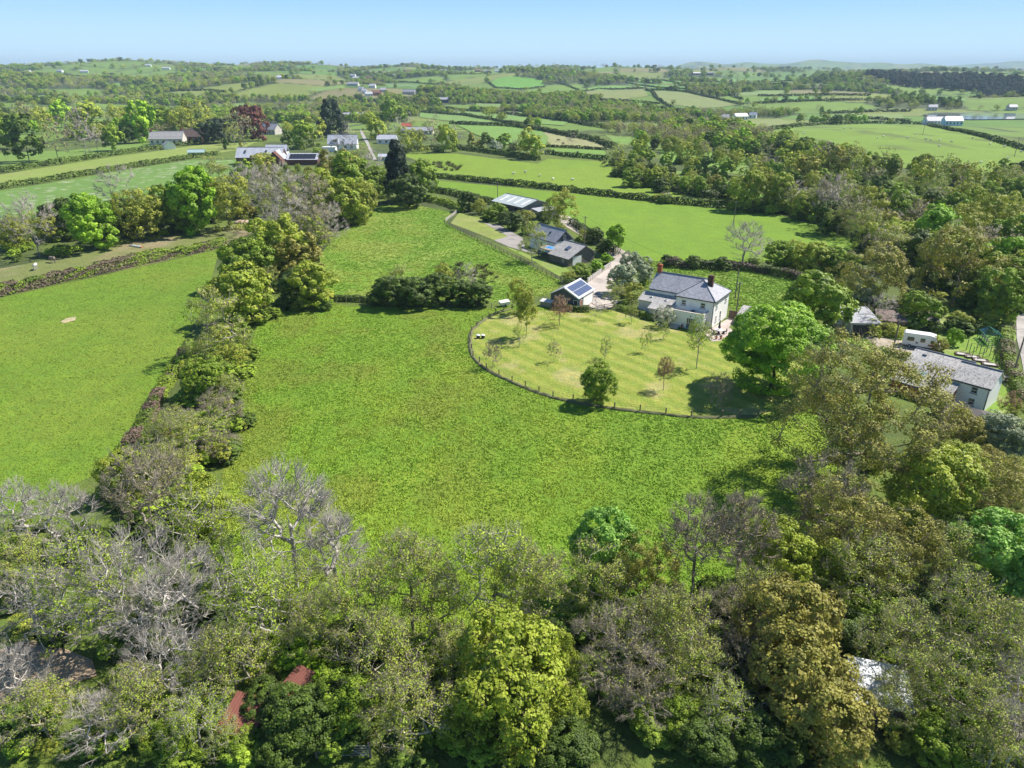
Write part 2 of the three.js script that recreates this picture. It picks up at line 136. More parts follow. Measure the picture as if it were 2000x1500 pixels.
// ---------- land ----------
const grassMap = dataTex(1024, (u, v) => { const a = tnoise(u, v, 24, 3, 1), b = tnoise(u, v, 128, 3, 2), c = tnoise(u, v, 7, 3, 3), y = tnoise(u, v, 16, 4, 4); const t = .80 + (a - .5) * .22 + (b - .5) * .46 + (c - .5) * .14, w = (y - .5) * .30; return [t * (1 + w), t, t * (1 - w * .6)]; });
const grassBump = dataTex(512, (u, v) => .6 * tnoise(u, v, 64, 3, 5) + .4 * tnoise(u, v, 20, 2, 6));
const turf = new THREE.MeshStandardMaterial({ vertexColors: true, map: grassMap, bumpMap: grassBump, bumpScale: .25, roughness: .95 });
const gravelMap = dataTex(512, (u, v) => { const t = .78 + (tnoise(u, v, 128, 2, 8) - .5) * .35 + (tnoise(u, v, 10, 4, 9) - .5) * .35; return [t, t, t]; });
const gravel = new THREE.MeshStandardMaterial({ vertexColors: true, map: gravelMap, bumpMap: gravelMap, bumpScale: .03, roughness: .95 });
const C = { meadow: [.157, .275, .009], lawn: [.30, .37, .05], pasture: [.15, .285, .028], rough: [.19, .26, .03], dry: [.235, .225, .085], wood: [.085, .105, .03], earth: [.36, .26, .17], stone: [.55, .46, .38], dust: [.50, .44, .36] };
const mixc = (a, b, t) => [a[0] + (b[0] - a[0]) * t, a[1] + (b[1] - a[1]) * t, a[2] + (b[2] - a[2]) * t], mul = (a, k) => [a[0] * k, a[1] * k, a[2] * k];
function finish(P, Ccol, I, tile) { const g = new THREE.BufferGeometry(), uv = new Float32Array(P.length / 3 * 2); for (let k = 0; k < P.length / 3; k++) { uv[2 * k] = P[3 * k] / tile; uv[2 * k + 1] = P[3 * k + 2] / tile; } g.setAttribute('position', new THREE.Float32BufferAttribute(P, 3)); g.setAttribute('color', new THREE.Float32BufferAttribute(Ccol, 3)); g.setAttribute('uv', new THREE.BufferAttribute(uv, 2)); g.setIndex(I); g.computeVertexNormals(); return g; }
// far patchwork of small fields and woods
const CELL = 165;
function patch(x, z) {
  const X = x / CELL, Z = z / (CELL * .8), i0 = Math.floor(X), j0 = Math.floor(Z); let d1 = 9, d2 = 9, id = 0;
  for (let i = i0 - 1; i <= i0 + 1; i++) for (let j = j0 - 1; j <= j0 + 1; j++) { const d = Math.hypot(i + .15 + .7 * hash2(i, j) - X, j + .15 + .7 * hash2(i + 77, j - 31) - Z); if (d < d1) { d2 = d1; d1 = d; id = hash2(i * 3 + 5, j * 7 + 1); } else if (d < d2) d2 = d; }
  return [id, (d2 - d1) * CELL];
}
const woodShare = (x, z) => { const a = Math.atan2(x, -z), r = Math.hypot(x, z); return (a < -.12 ? .55 : .33) + .3 * (fbm(x / 900 + 3, z / 900, 2) - .5) - (r > 2300 ? .2 : 0); };
{
  const rs = [0, 12, 22]; for (let r = 30; r < 17500;) { rs.push(r); r *= r < 700 ? 1.012 : r < 4200 ? 1.0085 : 1.03; }
  const as = []; for (let a = -48; a <= 48; a += .32) as.push(a); for (let a = 52; a < 312; a += 5) as.push(a);
  const P = [], K = [], I = [], n = as.length;
  for (const r of rs) for (const a of as) {
    const x = r * sin(a * PI / 180), z = -r * cos(a * PI / 180); P.push(x, land(x, z), z);
    let c = mul(mixc([.07, .10, .02], [.14, .20, .022], ss(.3, .6, fbm(x / 14, z / 14))), .95);
    if (r > 640) { const [id, e] = patch(x, z), q = hash2(Math.floor(id * 9999), 3); if (id > woodShare(x, z) && e > 9) c = q < .5 ? [.16, .26, .03] : q < .75 ? [.21, .26, .05] : q < .9 ? [.12, .235, .025] : [.24, .22, .09]; else c = [.06, .09, .025]; c = mul(c, .78 + .44 * fbm(x / 60, z / 60, 3)); }
    K.push(...c);
  }
  for (let j = 0; j < rs.length - 1; j++) for (let i = 0; i < n; i++) { const a = j * n + i, b = j * n + (i + 1) % n; I.push(a, b, a + n, b, b + n, a + n); }
  const o = mesh('ground', finish(P, K, I, 14), turf, scene); tag(o, 'rolling green countryside stretching to hazy blue hills', 'ground', null, 'structure');
}
const fields = [];   // outlines kept free of trees
function sheet(name, label, poly, col, o = {}) {
  const cell = o.cell ?? 3, lift = o.lift ?? .02, tri = THREE.ShapeUtils.triangulateShape(poly.map(p => new THREE.Vector2(p[0], p[1])), []);
  const pts = poly.map(p => [...p]), done = [], mid = new Map(), stack = tri.map(t => [...t]);
  const m = (a, b) => { const k = a < b ? a * 1e6 + b : b * 1e6 + a; if (!mid.has(k)) { mid.set(k, pts.length); pts.push([(pts[a][0] + pts[b][0]) / 2, (pts[a][1] + pts[b][1]) / 2]); } return mid.get(k); };
  const L = (a, b) => (pts[a][0] - pts[b][0]) ** 2 + (pts[a][1] - pts[b][1]) ** 2;
  while (stack.length) { const [a, b, c] = stack.pop(), x = L(a, b), y = L(b, c), z = L(c, a), w = Math.max(x, y, z); if (w < cell * cell) { done.push([a, b, c]); continue; } if (w === x) { const q = m(a, b); stack.push([a, q, c], [q, b, c]); } else if (w === y) { const q = m(b, c); stack.push([a, b, q], [a, q, c]); } else { const q = m(c, a); stack.push([a, b, q], [q, b, c]); } }
  const P = [], K = [], I = [];
  for (const [x, z] of pts) { P.push(x, land(x, z) + lift, z); K.push(...col(x, z)); }
  for (const [a, b, c] of done) { const up = (pts[b][0] - pts[a][0]) * (pts[c][1] - pts[a][1]) - (pts[b][1] - pts[a][1]) * (pts[c][0] - pts[a][0]) < 0; up ? I.push(a, b, c) : I.push(a, c, b); }
  const q = mesh(name, finish(P, K, I, o.tile ?? 14), o.mat ?? turf, scene); tag(q, label, o.cat ?? 'field', o.group, 'structure');
  if (!o.trees) fields.push(poly);
  return q;
}
const grassy = (base, dry, s = 26, k = .5) => (x, z) => mul(mixc(base, dry, k * ss(.42, .72, fbm(x / s, z / s, 4))), .86 + .30 * fbm(x / 3 + 9, z / 3, 3));
sheet('meadow', 'large bright green meadow wrapping round the fenced lawn', MEADOW, (x, z) => {
  let c = mixc(C.meadow, [.225, .315, .016], .75 * ss(.40, .68, fbm(x / 11, z / 17, 4)));
  c = mixc(c, [.185, .20, .02], .45 * ss(.52, .70, fbm(x / 7 + 31, z / 10 + 2, 4)) * ss(8, -14, x));
  return mul(c, .88 + .24 * fbm(x / 1.7 + 9, z / 1.7, 3)); }, { cell: 1.3 });
sheet('pasture', 'smooth green pasture beside the brown clipped hedge', LEFTF, (x, z) => mul(mixc([.15, .262, .009], [.205, .275, .018], .6 * ss(.4, .65, fbm(x / 16 + 4, z / 30, 4))), .84 + .3 * fbm(x / 2, z / 2 + 7, 3)), { cell: 1.8 });
sheet('horse_paddock', 'worn olive paddock strip where two horses graze', PADDOCK, (x, z) => mul(mixc([.19, .22, .055], [.33, .265, .15], .9 * ss(.45, .68, fbm(x / 9 + 1, z / 15, 4))), .85 + .3 * fbm(x / 2, z / 2, 3)), { cell: 2 });
sheet('upper_pasture', 'pale green pasture dotted with daisies below clipped hedges', UPLEFT, (x, z) => mul(mixc([.15, .27, .045], [.42, .45, .28], .9 * ss(.66, .74, fbm(x / 2.2, z / 2.2, 3))), .9 + .2 * fbm(x / 9, z / 9, 3)), { cell: 3 });
sheet('mown_strip', 'yellow green strip of pasture between two clipped hedges', STRIP, grassy([.25, .33, .06], [.30, .33, .09], 20), { cell: 4 });
sheet('parkland', 'grass under scattered park trees beyond the clipped hedge', PARK, grassy([.17, .29, .04], [.2, .27, .05], 18), { cell: 5, trees: 1 });
sheet('central_paddock', 'rough green paddock behind the row of dark shrubs', CENTRAL, (x, z) => mul(mixc([.18, .315, .02], [.28, .345, .055], .8 * ss(.42, .66, fbm(x / 9, z / 12, 4))), .8 + .4 * fbm(x / 2, z / 2, 3)), { cell: 1.8 });
sheet('barn_lawn', 'small fenced lawn beside the gravel yard of the stone barn', BARNLAWN, grassy([.26, .32, .06], [.33, .33, .12], 5), { cell: 2, lift: .05 });
sheet('barn_front_lawn', 'narrow lawn in front of the stone barn', BARNFRONT, grassy([.22, .32, .045], [.3, .33, .1], 5), { cell: 2, lift: .05 });
sheet('hay_field', 'bright green field behind the metal barn', HAY, (x, z) => mul(mixc([.155, .29, .006], [.19, .31, .010], fbm(x / 20, z / 20)), .88 + .24 * fbm(x / 3, z / 7, 3)), { cell: 4 });
sheet('sheep_field', 'long green field with a few sheep between two hedges', SHEEPF, (x, z) => mul(mixc([.175, .295, .010], [.225, .325, .018], fbm(x / 30, z / 40)), .9 + .2 * fbm(x / 4, z / 9, 3)), { cell: 6 });
sheet('house_field', 'small green field behind the white farmhouse', HOUSEF, (x, z) => mul(mixc([.17, .315, .018], [.24, .34, .04], ss(.4, .65, fbm(x / 5, z / 8))), .8 + .4 * fbm(x / 2, z / 2, 3)), { cell: 2 });
sheet('hill_pasture', 'broad green hillside pasture dotted with grazing sheep', HILLF, (x, z) => mul(mixc([.19, .30, .022], [.11, .15, .03], .75 * ss(.58, .72, fbm(x / 13 + 5, z / 40, 4))), .9 + .2 * fbm(x / 12, z / 12, 3)), { cell: 8, lift: .06 });
MIDF.forEach(([p, c], i) => sheet('valley_field', ['long green field between the valley tree rows', 'sloping green field above the valley trees', 'green strip beside the valley stream trees', 'pale field with grazing horses behind the hedge', 'green paddock beside the pale horse field', 'olive field below the white farm buildings', 'green field beneath the far tree row', 'narrow green field behind the hill pasture'][i % 8], p, grassy(c, mixc(c, C.dry, .5), 40, .6), { cell: 9, lift: .08 }));
FARF.forEach(([p, c]) => sheet('far_field', 'far hedged field on the distant rolling hills', p, grassy(c, mixc(c, C.dry, .4), 70, .5), { cell: 22, lift: .5, group: 'distant fields on the hills' }));
const inField = (x, z, m = 0) => fields.some(f => inside(f, x, z));
// mown lawn with mowing stripes
sheet('lawn', 'mown lawn with pale stripes and young trees in front of the farmhouse', LAWN, (x, z) => {
  const s = sin((x * .80 - z * .6 + 1.4 * fbm(x / 7, z / 7)) * 2 * PI / 3.3) * (.3 + 1.2 * fbm(x / 6 + 50, z / 6, 3)), d = fbm(x / 4.5 + 2, z / 4.5, 4);
  return mul(mixc(mixc([.215, .29, .025], [.325, .36, .055], .5 + .5 * s), [.43, .39, .14], .8 * ss(.56, .74, d)), .86 + .28 * fbm(x / .9, z / .9, 2)); }, { cell: .8, lift: .05, cat: 'lawn' });
sheet('cottage_garden', 'garden grass round the grey roofed cottage', COTGARDEN, (x, z) => mul(mixc([.20, .33, .03], [.36, .38, .14], .7 * ss(.52, .7, fbm(x / 2.2, z / 2.2))), .85 + .3 * fbm(x, z, 2)), { cell: 1.5, lift: .05, cat: 'lawn', trees: 1 });
const paved = (c) => (x, z) => mul(mixc(c, mul(c, .72), ss(.45, .7, fbm(x / 3, z / 3))), .92 + .16 * fbm(x * 2, z * 2, 2));
const road = (n, l, p, c, cat = 'drive') => sheet(n, l, p, paved(c), { cell: 2.5, lift: .09, mat: gravel, tile: 6, cat });
road('driveway', 'pale concrete driveway between the garage and farmhouse', DRIVE, [.60, .52, .46]);
road('farm_lane', 'stony farm lane running past the stone barn', LANE, [.55, .48, .40], 'lane');
road('gravel_yard', 'grey gravel yard beside the stone barn', YARD, [.40, .36, .33], 'yard');
road('country_road', 'narrow pale road past the cottage garden hedge', RROAD, [.52, .48, .45], 'road');
road('cottage_drive', 'gravel drive with a parked motorhome beside the cottage', COTDRIVE, [.52, .44, .34]);
road('village_lane', 'narrow lane climbing past the white house', VLANE, [.48, .45, .42], 'lane');
road('patio', 'pinkish paved patio beside the white farmhouse', PATIO, [.62, .50, .45], 'patio');
road('bare_earth', 'patch of bare brown earth beneath leafless trees', EARTH, [.46, .34, .23], 'earth');
{ // lake

  const s = new THREE.Shape(LAKE.map(p => new THREE.Vector2(p[0], -p[1]))), g = new THREE.ShapeGeometry(s); g.rotateX(-PI / 2);
  const ys = LAKE.map(p => land(p[0], p[1])), o = mesh('lake', g, new THREE.MeshPhysicalMaterial({ color: new THREE.Color(.16, .19, .22), roughness: .06 }), scene); o.position.y = -6.2; tag(o, 'pale blue lake beyond the hill pasture', 'lake', null, 'structure'); fields.push(LAKE, SHORE);
}

// ---------- trees ----------
const leafMat = new THREE.MeshPhysicalMaterial({ vertexColors: true, roughness: .62, transmission: .42, thickness: 0, side: THREE.DoubleSide, specularIntensity: .5 });
const leafFar = new THREE.MeshStandardMaterial({ vertexColors: true, roughness: .8, side: THREE.DoubleSide });
const barkMat = new THREE.MeshStandardMaterial({ vertexColors: true, roughness: .9 });
// kinds: leaf colours, twig colour, leaf share, leaf size, twigs per tip, crown
const KIND = {
  fresh: { c: [[0.315, 0.52, 0.0184], [0.389, 0.598, 0.0287], [0.228, 0.403, 0.0138]], bark: [.12, .10, .07], leaf: 1.6, tw: 0, dense: 1, say: 'bright fresh green leafy tree' },
  green: { c: [[0.255, 0.37, 0.0207], [0.335, 0.455, 0.0322], [0.181, 0.273, 0.0161]], bark: [.13, .11, .08], leaf: 1.3, tw: 2, dense: 1, say: 'mid green leafy tree' },
  dark: { c: [[0.107, 0.176, 0.0161], [0.154, 0.24, 0.023], [0.0777, 0.13, 0.0138]], bark: [.10, .09, .06], leaf: 1.3, tw: 2, dense: 1, say: 'dark green bushy tree' },
  yellow: { c: [[.38, .46, .03], [.45, .51, .05], [.29, .37, .024]], bark: [.22, .19, .15], leaf: 1.1, tw: 2, dense: .95, say: 'yellow green tree in young leaf' },
  olive: { c: [[0.389, 0.429, 0.0403], [0.482, 0.507, 0.0575], [0.281, 0.325, 0.0345]], bark: [.21, .175, .13], leaf: .75, tw: 3, dense: .8, say: 'olive green tree in young leaf' },
  golden: { c: [[.38, .36, .055], [.45, .41, .08], [.30, .29, .045]], bark: [.20, .16, .12], leaf: .95, tw: 3, dense: .85, say: 'golden olive tree with bronze leaves' },
  sparse: { c: [[.40, .52, .035], [.46, .56, .05], [.30, .41, .03]], bark: [.48, .435, .375], leaf: .34, tw: 6, dense: .5, thick: 1.9, fan: 1, say: 'thinly leaved pale tree with lime green buds' },
  bud: { c: [[.44, .50, .07], [.37, .48, .045], [.47, .47, .10]], bark: [.37, .325, .26], leaf: .40, tw: 7, dense: .5, thick: 1.6, fan: 1, say: 'budding tree with brownish twigs' },
  oakbud: { c: [[.38, .37, .055], [.44, .42, .075], [.32, .31, .045]], bark: [.27, .225, .175], leaf: 1.0, tw: 6, dense: .6, thick: 1.3, fan: 1, say: 'finely branched olive brown tree in young leaf' },
  bare: { c: [[0.268, 0.26, 0.115]], bark: [.50, .455, .40], leaf: 0, tw: 8, dense: 0, thick: 2.0, fan: 1, say: 'leafless tree with pale grey branches' },
  brown: { c: [[.42, .40, .12]], bark: [.35, .30, .245], leaf: .12, tw: 10, dense: 0, thick: 1.8, fan: 1, say: 'leafless tree with purplish brown twigs' },
  mint: { c: [[.29, .50, .075], [.36, .56, .10], [.21, .39, .055]], bark: [.14, .12, .1], leaf: 1.5, tw: 0, dense: 1, say: 'dense blue green leafy tree' },
  copper: { c: [[.17, .05, .045], [.23, .08, .06], [.12, .04, .035]], bark: [.13, .09, .075], leaf: 1.1, tw: 3, dense: 1, say: 'copper red leafy tree' },
  rosy: { c: [[0.482, 0.26, 0.149], [0.402, 0.247, 0.115], [0.536, 0.325, 0.207]], bark: [.24, .18, .14], leaf: .34, tw: 7, dense: .5, thick: 1.4, fan: 1, say: 'pinkish brown tree in young leaf' },
  blossom: { c: [[.66, .66, .52], [.55, .58, .40], [.30, .37, .16]], bark: [.25, .21, .17], leaf: .8, tw: 4, dense: .7, say: 'white blossoming tree' },
  grey: { c: [[0.389, 0.448, 0.265], [0.496, 0.546, 0.345], [0.268, 0.325, 0.172]], bark: [.18, .16, .12], leaf: 1.2, tw: 3, dense: 1, say: 'grey green leafy shrub' },
  pine: { c: [[.045, .075, .032], [.062, .10, .04], [.034, .056, .028]], bark: [.09, .065, .05], leaf: 1.5, tw: 2, dense: 1, say: 'dark evergreen conifer' },
};
// one tree about 10 m high with a crown about 4.2 m in radius; q: 3 near, 2 middle, 1 small
function makeTree(kind, seed, q, shape = 'round') {
  const K = KIND[kind], R = RNG(seed), H = 10, CR = 4.2, wood = new GB(), leaf = new GB();
  const low = shape === 'bush' ? .08 : shape === 'tall' ? .30 : shape === 'cone' ? .06 : .06, cy = H * (low + 1) / 2 * (shape === 'bush' ? .92 : 1), ry = H * (1 - low) / 2, rr = shape === 'tall' ? CR * .8 : CR;
  const nl = q === 4 ? 40 : q === 3 ? 26 : q === 2 ? 19 : 15, lobes = [];
  for (let k = 0; k < nl; k++) { const t = 2 * PI * R(), y = (K.fan ? -.55 : -1) + (K.fan ? 1.6 : 2) * (k + R()) / nl, w = Math.sqrt(Math.max(.05, 1 - y * y * .9)); const s = shape === 'cone' ? 1.05 * (1 - (y + 1) / 2.1) : w; const d = (.45 + .35 * Math.sqrt(R())) * s; lobes.push([cos(t) * d * rr, cy + y * ry * .80, sin(t) * d * rr, (shape === 'cone' ? .24 : .30 + .16 * R()) * rr * (shape === 'cone' ? .55 + s * .6 : 1)]); }
  const nTip = Math.round((q === 4 ? 620 : q === 3 ? 340 : q === 2 ? 130 : 56) * (K.dense > .85 ? 1.25 : K.fan ? (q < 3 ? 1 : .72) : 1.15)), tips = [];
  for (let n = 0; tips.length < nTip && n < nTip * 12; n++) {
    const L = lobes[Math.floor(R() * nl)], y = 2 * R() - 1, t = 2 * PI * R(), w = Math.sqrt(1 - y * y), p = [L[0] + cos(t) * w * L[3], L[1] + y * L[3] * .9, L[2] + sin(t) * w * L[3]];
    const ox = p[0] - L[0] + .5 * L[0], oz = p[2] - L[2] + .5 * L[2], oy = p[1] - L[1] + .5 * (L[1] - cy);
    if (lobes.some(M => M !== L && Math.hypot(p[0] - M[0], p[1] - M[1], p[2] - M[2]) < M[3] * (K.leaf > .7 ? .86 : .55))) continue;
    if (oy < -.35 * L[3] && R() < .6) continue;
    if (p[1] < .35) continue;
    if (K.fan) { const f = 1 + .28 * R() * R(); p[0] *= f; p[2] *= f; p[1] = Math.min(H * 1.06, cy + (p[1] - cy) * (1 + .3 * R() * R())); } const ol = Math.hypot(ox, oy, oz) || 1; tips.push([p, [ox / ol, oy / ol, oz / ol]]);
  }
  // skeleton: every tip joins the nearest suitable point of what has grown
  const nodes = [], add = (p, par, trunk) => { nodes.push({ p, par, r: 0, trunk }); return nodes.length - 1; };
  let last = add([0, -.15, 0], -1, 1), lx = 0, lz = 0; const top = shape === 'cone' ? H * .95 : H * (low + .38), st = q === 1 ? 3 : 8;
  for (let k = 1; k <= st; k++) { lx += (R() - .5) * .22; lz += (R() - .5) * .22; last = add([lx, top * k / st, lz], last, 1); }
  tips.sort((a, b) => Math.hypot(a[0][0], (a[0][1] - H * low) * .8, a[0][2]) - Math.hypot(b[0][0], (b[0][1] - H * low) * .8, b[0][2]));
  const ends = [], from = H * low * .7;
  for (const [p, o] of tips) {
    let best = -1, bd = 1e9; const pr = Math.hypot(p[0], p[2]);
    for (let k = 1; k < nodes.length; k++) { const s = nodes[k], dy = p[1] - s.p[1]; if (s.p[1] < from && nodes.length > 3 && shape !== 'bush') continue; const sr = Math.hypot(s.p[0], s.p[2]); const d = Math.hypot(p[0] - s.p[0], dy * (dy < 0 ? 1.9 : 1), p[2] - s.p[2]) * (1 + .35 * Math.max(0, (sr - pr) / CR)) - (s.trunk ? 0 : .25); if (d < bd) { bd = d; best = k; } }
    const s = nodes[best].p, L = Math.hypot(p[0] - s[0], p[1] - s[1], p[2] - s[2]), m = q === 1 ? 1 : L > 2.4 ? 3 : 2; let par = best;
    for (let k = 1; k <= m; k++) { const t = k / m, b = sin(t * PI) * .16 * L, j = k < m ? .14 * L / m : 0; par = add([s[0] + (p[0] - s[0]) * t + (R() - .5) * j, s[1] + (p[1] - s[1]) * t - b * .35 + (R() - .5) * j, s[2] + (p[2] - s[2]) * t + (R() - .5) * j], par, 0); }
    ends.push([par, o]);
  }
  for (let k = nodes.length - 1; k >= 0; k--) { const n = nodes[k]; if (!n.r) n.r = (q === 1 ? .03 : .016) * (q < 3 && K.leaf < .15 ? 1 : K.thick ?? 1); else n.r = Math.pow(n.r, 1 / 2.35); if (n.par >= 0) nodes[n.par].r += Math.pow(n.r, 2.35); }
  const big = Math.max(...nodes.map(n => n.r)), bc = (f) => { const v = (.82 + .36 * R()) * (q < 3 && K.leaf < .15 ? .74 : 1); return [K.bark[0] * v * f, K.bark[1] * v * f, K.bark[2] * v * f]; };
  const ivy = q > 1 && R() < .45;
  for (const n of nodes) if (n.par >= 0) { const a = nodes[n.par], ra = Math.min(a.r, n.r * 1.5 + .03); if (q === 1 && n.r < .05 && K.leaf > .6) continue; wood.stick(a.p, n.p, Math.max(ra, .014), Math.max(n.r, .012), n.r > .1 ? 6 : n.r > .035 ? 4 : 3, bc(n.trunk && ivy ? .8 : 1)); }
  // twigs
  const tw = q === 1 && K.leaf > .6 ? 0 : Math.round(K.tw * (q >= 3 ? 1 : q === 2 ? (K.leaf < .15 ? 1.9 : 1) : (K.leaf < .15 ? 1.6 : .55))), tr = (q === 4 ? .009 : q === 3 ? .013 : q === 2 ? (K.leaf < .15 ? .014 : .018) : .034) * (K.leaf < .15 ? 1.25 : 1);
  for (const [k, o] of ends) { const p = nodes[k].p; for (let j = 0; j < tw; j++) { const l = (K.leaf ? .5 : .65) + .75 * R(), sp = K.fan ? 1.25 : 1.7, d = [o[0] + (R() - .5) * sp, o[1] * .7 + .42 + (R() - .5) * sp * .8, o[2] + (R() - .5) * sp], m = Math.hypot(...d) || 1, s = nodes[R() < .5 ? k : nodes[k].par].p, e = [s[0] + d[0] / m * l, s[1] + d[1] / m * l, s[2] + d[2] / m * l]; wood.stick(s, e, tr * 1.15, q >= 3 ? tr * .5 : 0, 3, bc(K.fan ? .78 : 1)); if (q === 3 && j % 2 && K.leaf < .5) { const f = [e[0] - d[0] / m * l * .45, e[1] - d[1] / m * l * .45, e[2] - d[2] / m * l * .45]; wood.stick(f, [f[0] + (R() - .5) * .9, f[1] + (R() - .2) * .6, f[2] + (R() - .5) * .9], tr * .8, 0, 3, bc(K.fan ? .72 : 1)); } } }
  // leaves in clumps round the tips
  if (K.leaf > 0) {
    const big2 = K.dense >= .85 ? 1.35 : K.fan ? .82 : 1, nLeaf = Math.round((q === 4 ? 36000 : q === 3 ? 15500 : q === 2 ? 8200 : 2600) * K.leaf / 1.3), size = (q === 4 ? .15 : q === 3 ? .215 : q === 2 ? .30 : .46), cl = (q === 4 ? .56 : q === 3 ? .68 : q === 2 ? .8 : 1.05);
    const per = Math.ceil(nLeaf / ends.length);
    for (const [k, o] of ends) {
      const p = nodes[k].p, base = K.c[Math.floor(Math.pow(R(), 1.3) * K.c.length)], v = .84 + .32 * R(), c0 = [base[0] * v, base[1] * v, base[2] * v];
      for (let j = 0; j < per; j++) {
        const y = 2 * R() - 1, t = 2 * PI * R(), w = Math.sqrt(1 - y * y), d = cl * Math.cbrt(R() * .92 + .08); let n = [cos(t) * w, y, sin(t) * w];
        if (n[0] * o[0] + n[1] * o[1] + n[2] * o[2] < -.25 && R() < .8) n = [-n[0], -n[1], -n[2]];
        const at = [p[0] + n[0] * d, p[1] + n[1] * d * .8, p[2] + n[2] * d]; if (at[1] < .05) continue;
        let f = [n[0] + .5 * o[0] + (R() - .5) * 1.1, n[1] + .45 + (R() - .5) * 1.1, n[2] + .5 * o[2] + (R() - .5) * 1.1]; const fl = Math.hypot(...f) || 1; f = [f[0] / fl, f[1] / fl, f[2] / fl];
        const u = .88 + .24 * R(); leaf.leaf(at, f, size * big2 * (.7 + .7 * R()), [c0[0] * u, c0[1] * u, c0[2] * u], R);
      }
    }
  }
  return { wood: wood.geo(), leaf: leaf.n ? leaf.geo() : null, tris: wood.n + leaf.n };
}
let TRIS = 0;
const stock = {};
function proto(kind, q, shape, v) { const key = kind + q + shape + v; if (!stock[key]) { let s = 7; for (const ch of key) s = s * 31 + ch.charCodeAt(0) | 0; stock[key] = makeTree(kind, s, q, shape); TRIS += stock[key].tris; } return stock[key]; }
let planted = 0;
function plant(name, label, cat, group, kind, x, z, h, r, shape = 'round', q, noLeafFar) {
  const dist = Math.hypot(x, z), Q = q ?? (r > 6.8 && dist < 125 ? 4 : dist < 112 ? 3 : dist < 330 ? 2 : 1), nv = Q === 4 ? 1 : 2, P = proto(kind, Q, shape, planted++ % nv);
  const t = thing(name, label, cat, x, z, (planted * 2.399) % (2 * PI), group), sx = r / (shape === 'tall' ? 3.7 : 4.5), sy = h / 9.8; t.scale.set(sx, sy, sx);
  mesh(shape === 'bush' ? 'branches' : 'trunk', P.wood, barkMat, t); if (P.leaf) mesh(shape === 'bush' ? 'foliage' : 'crown', P.leaf, Q === 1 ? leafFar : leafMat, t); return t;
}

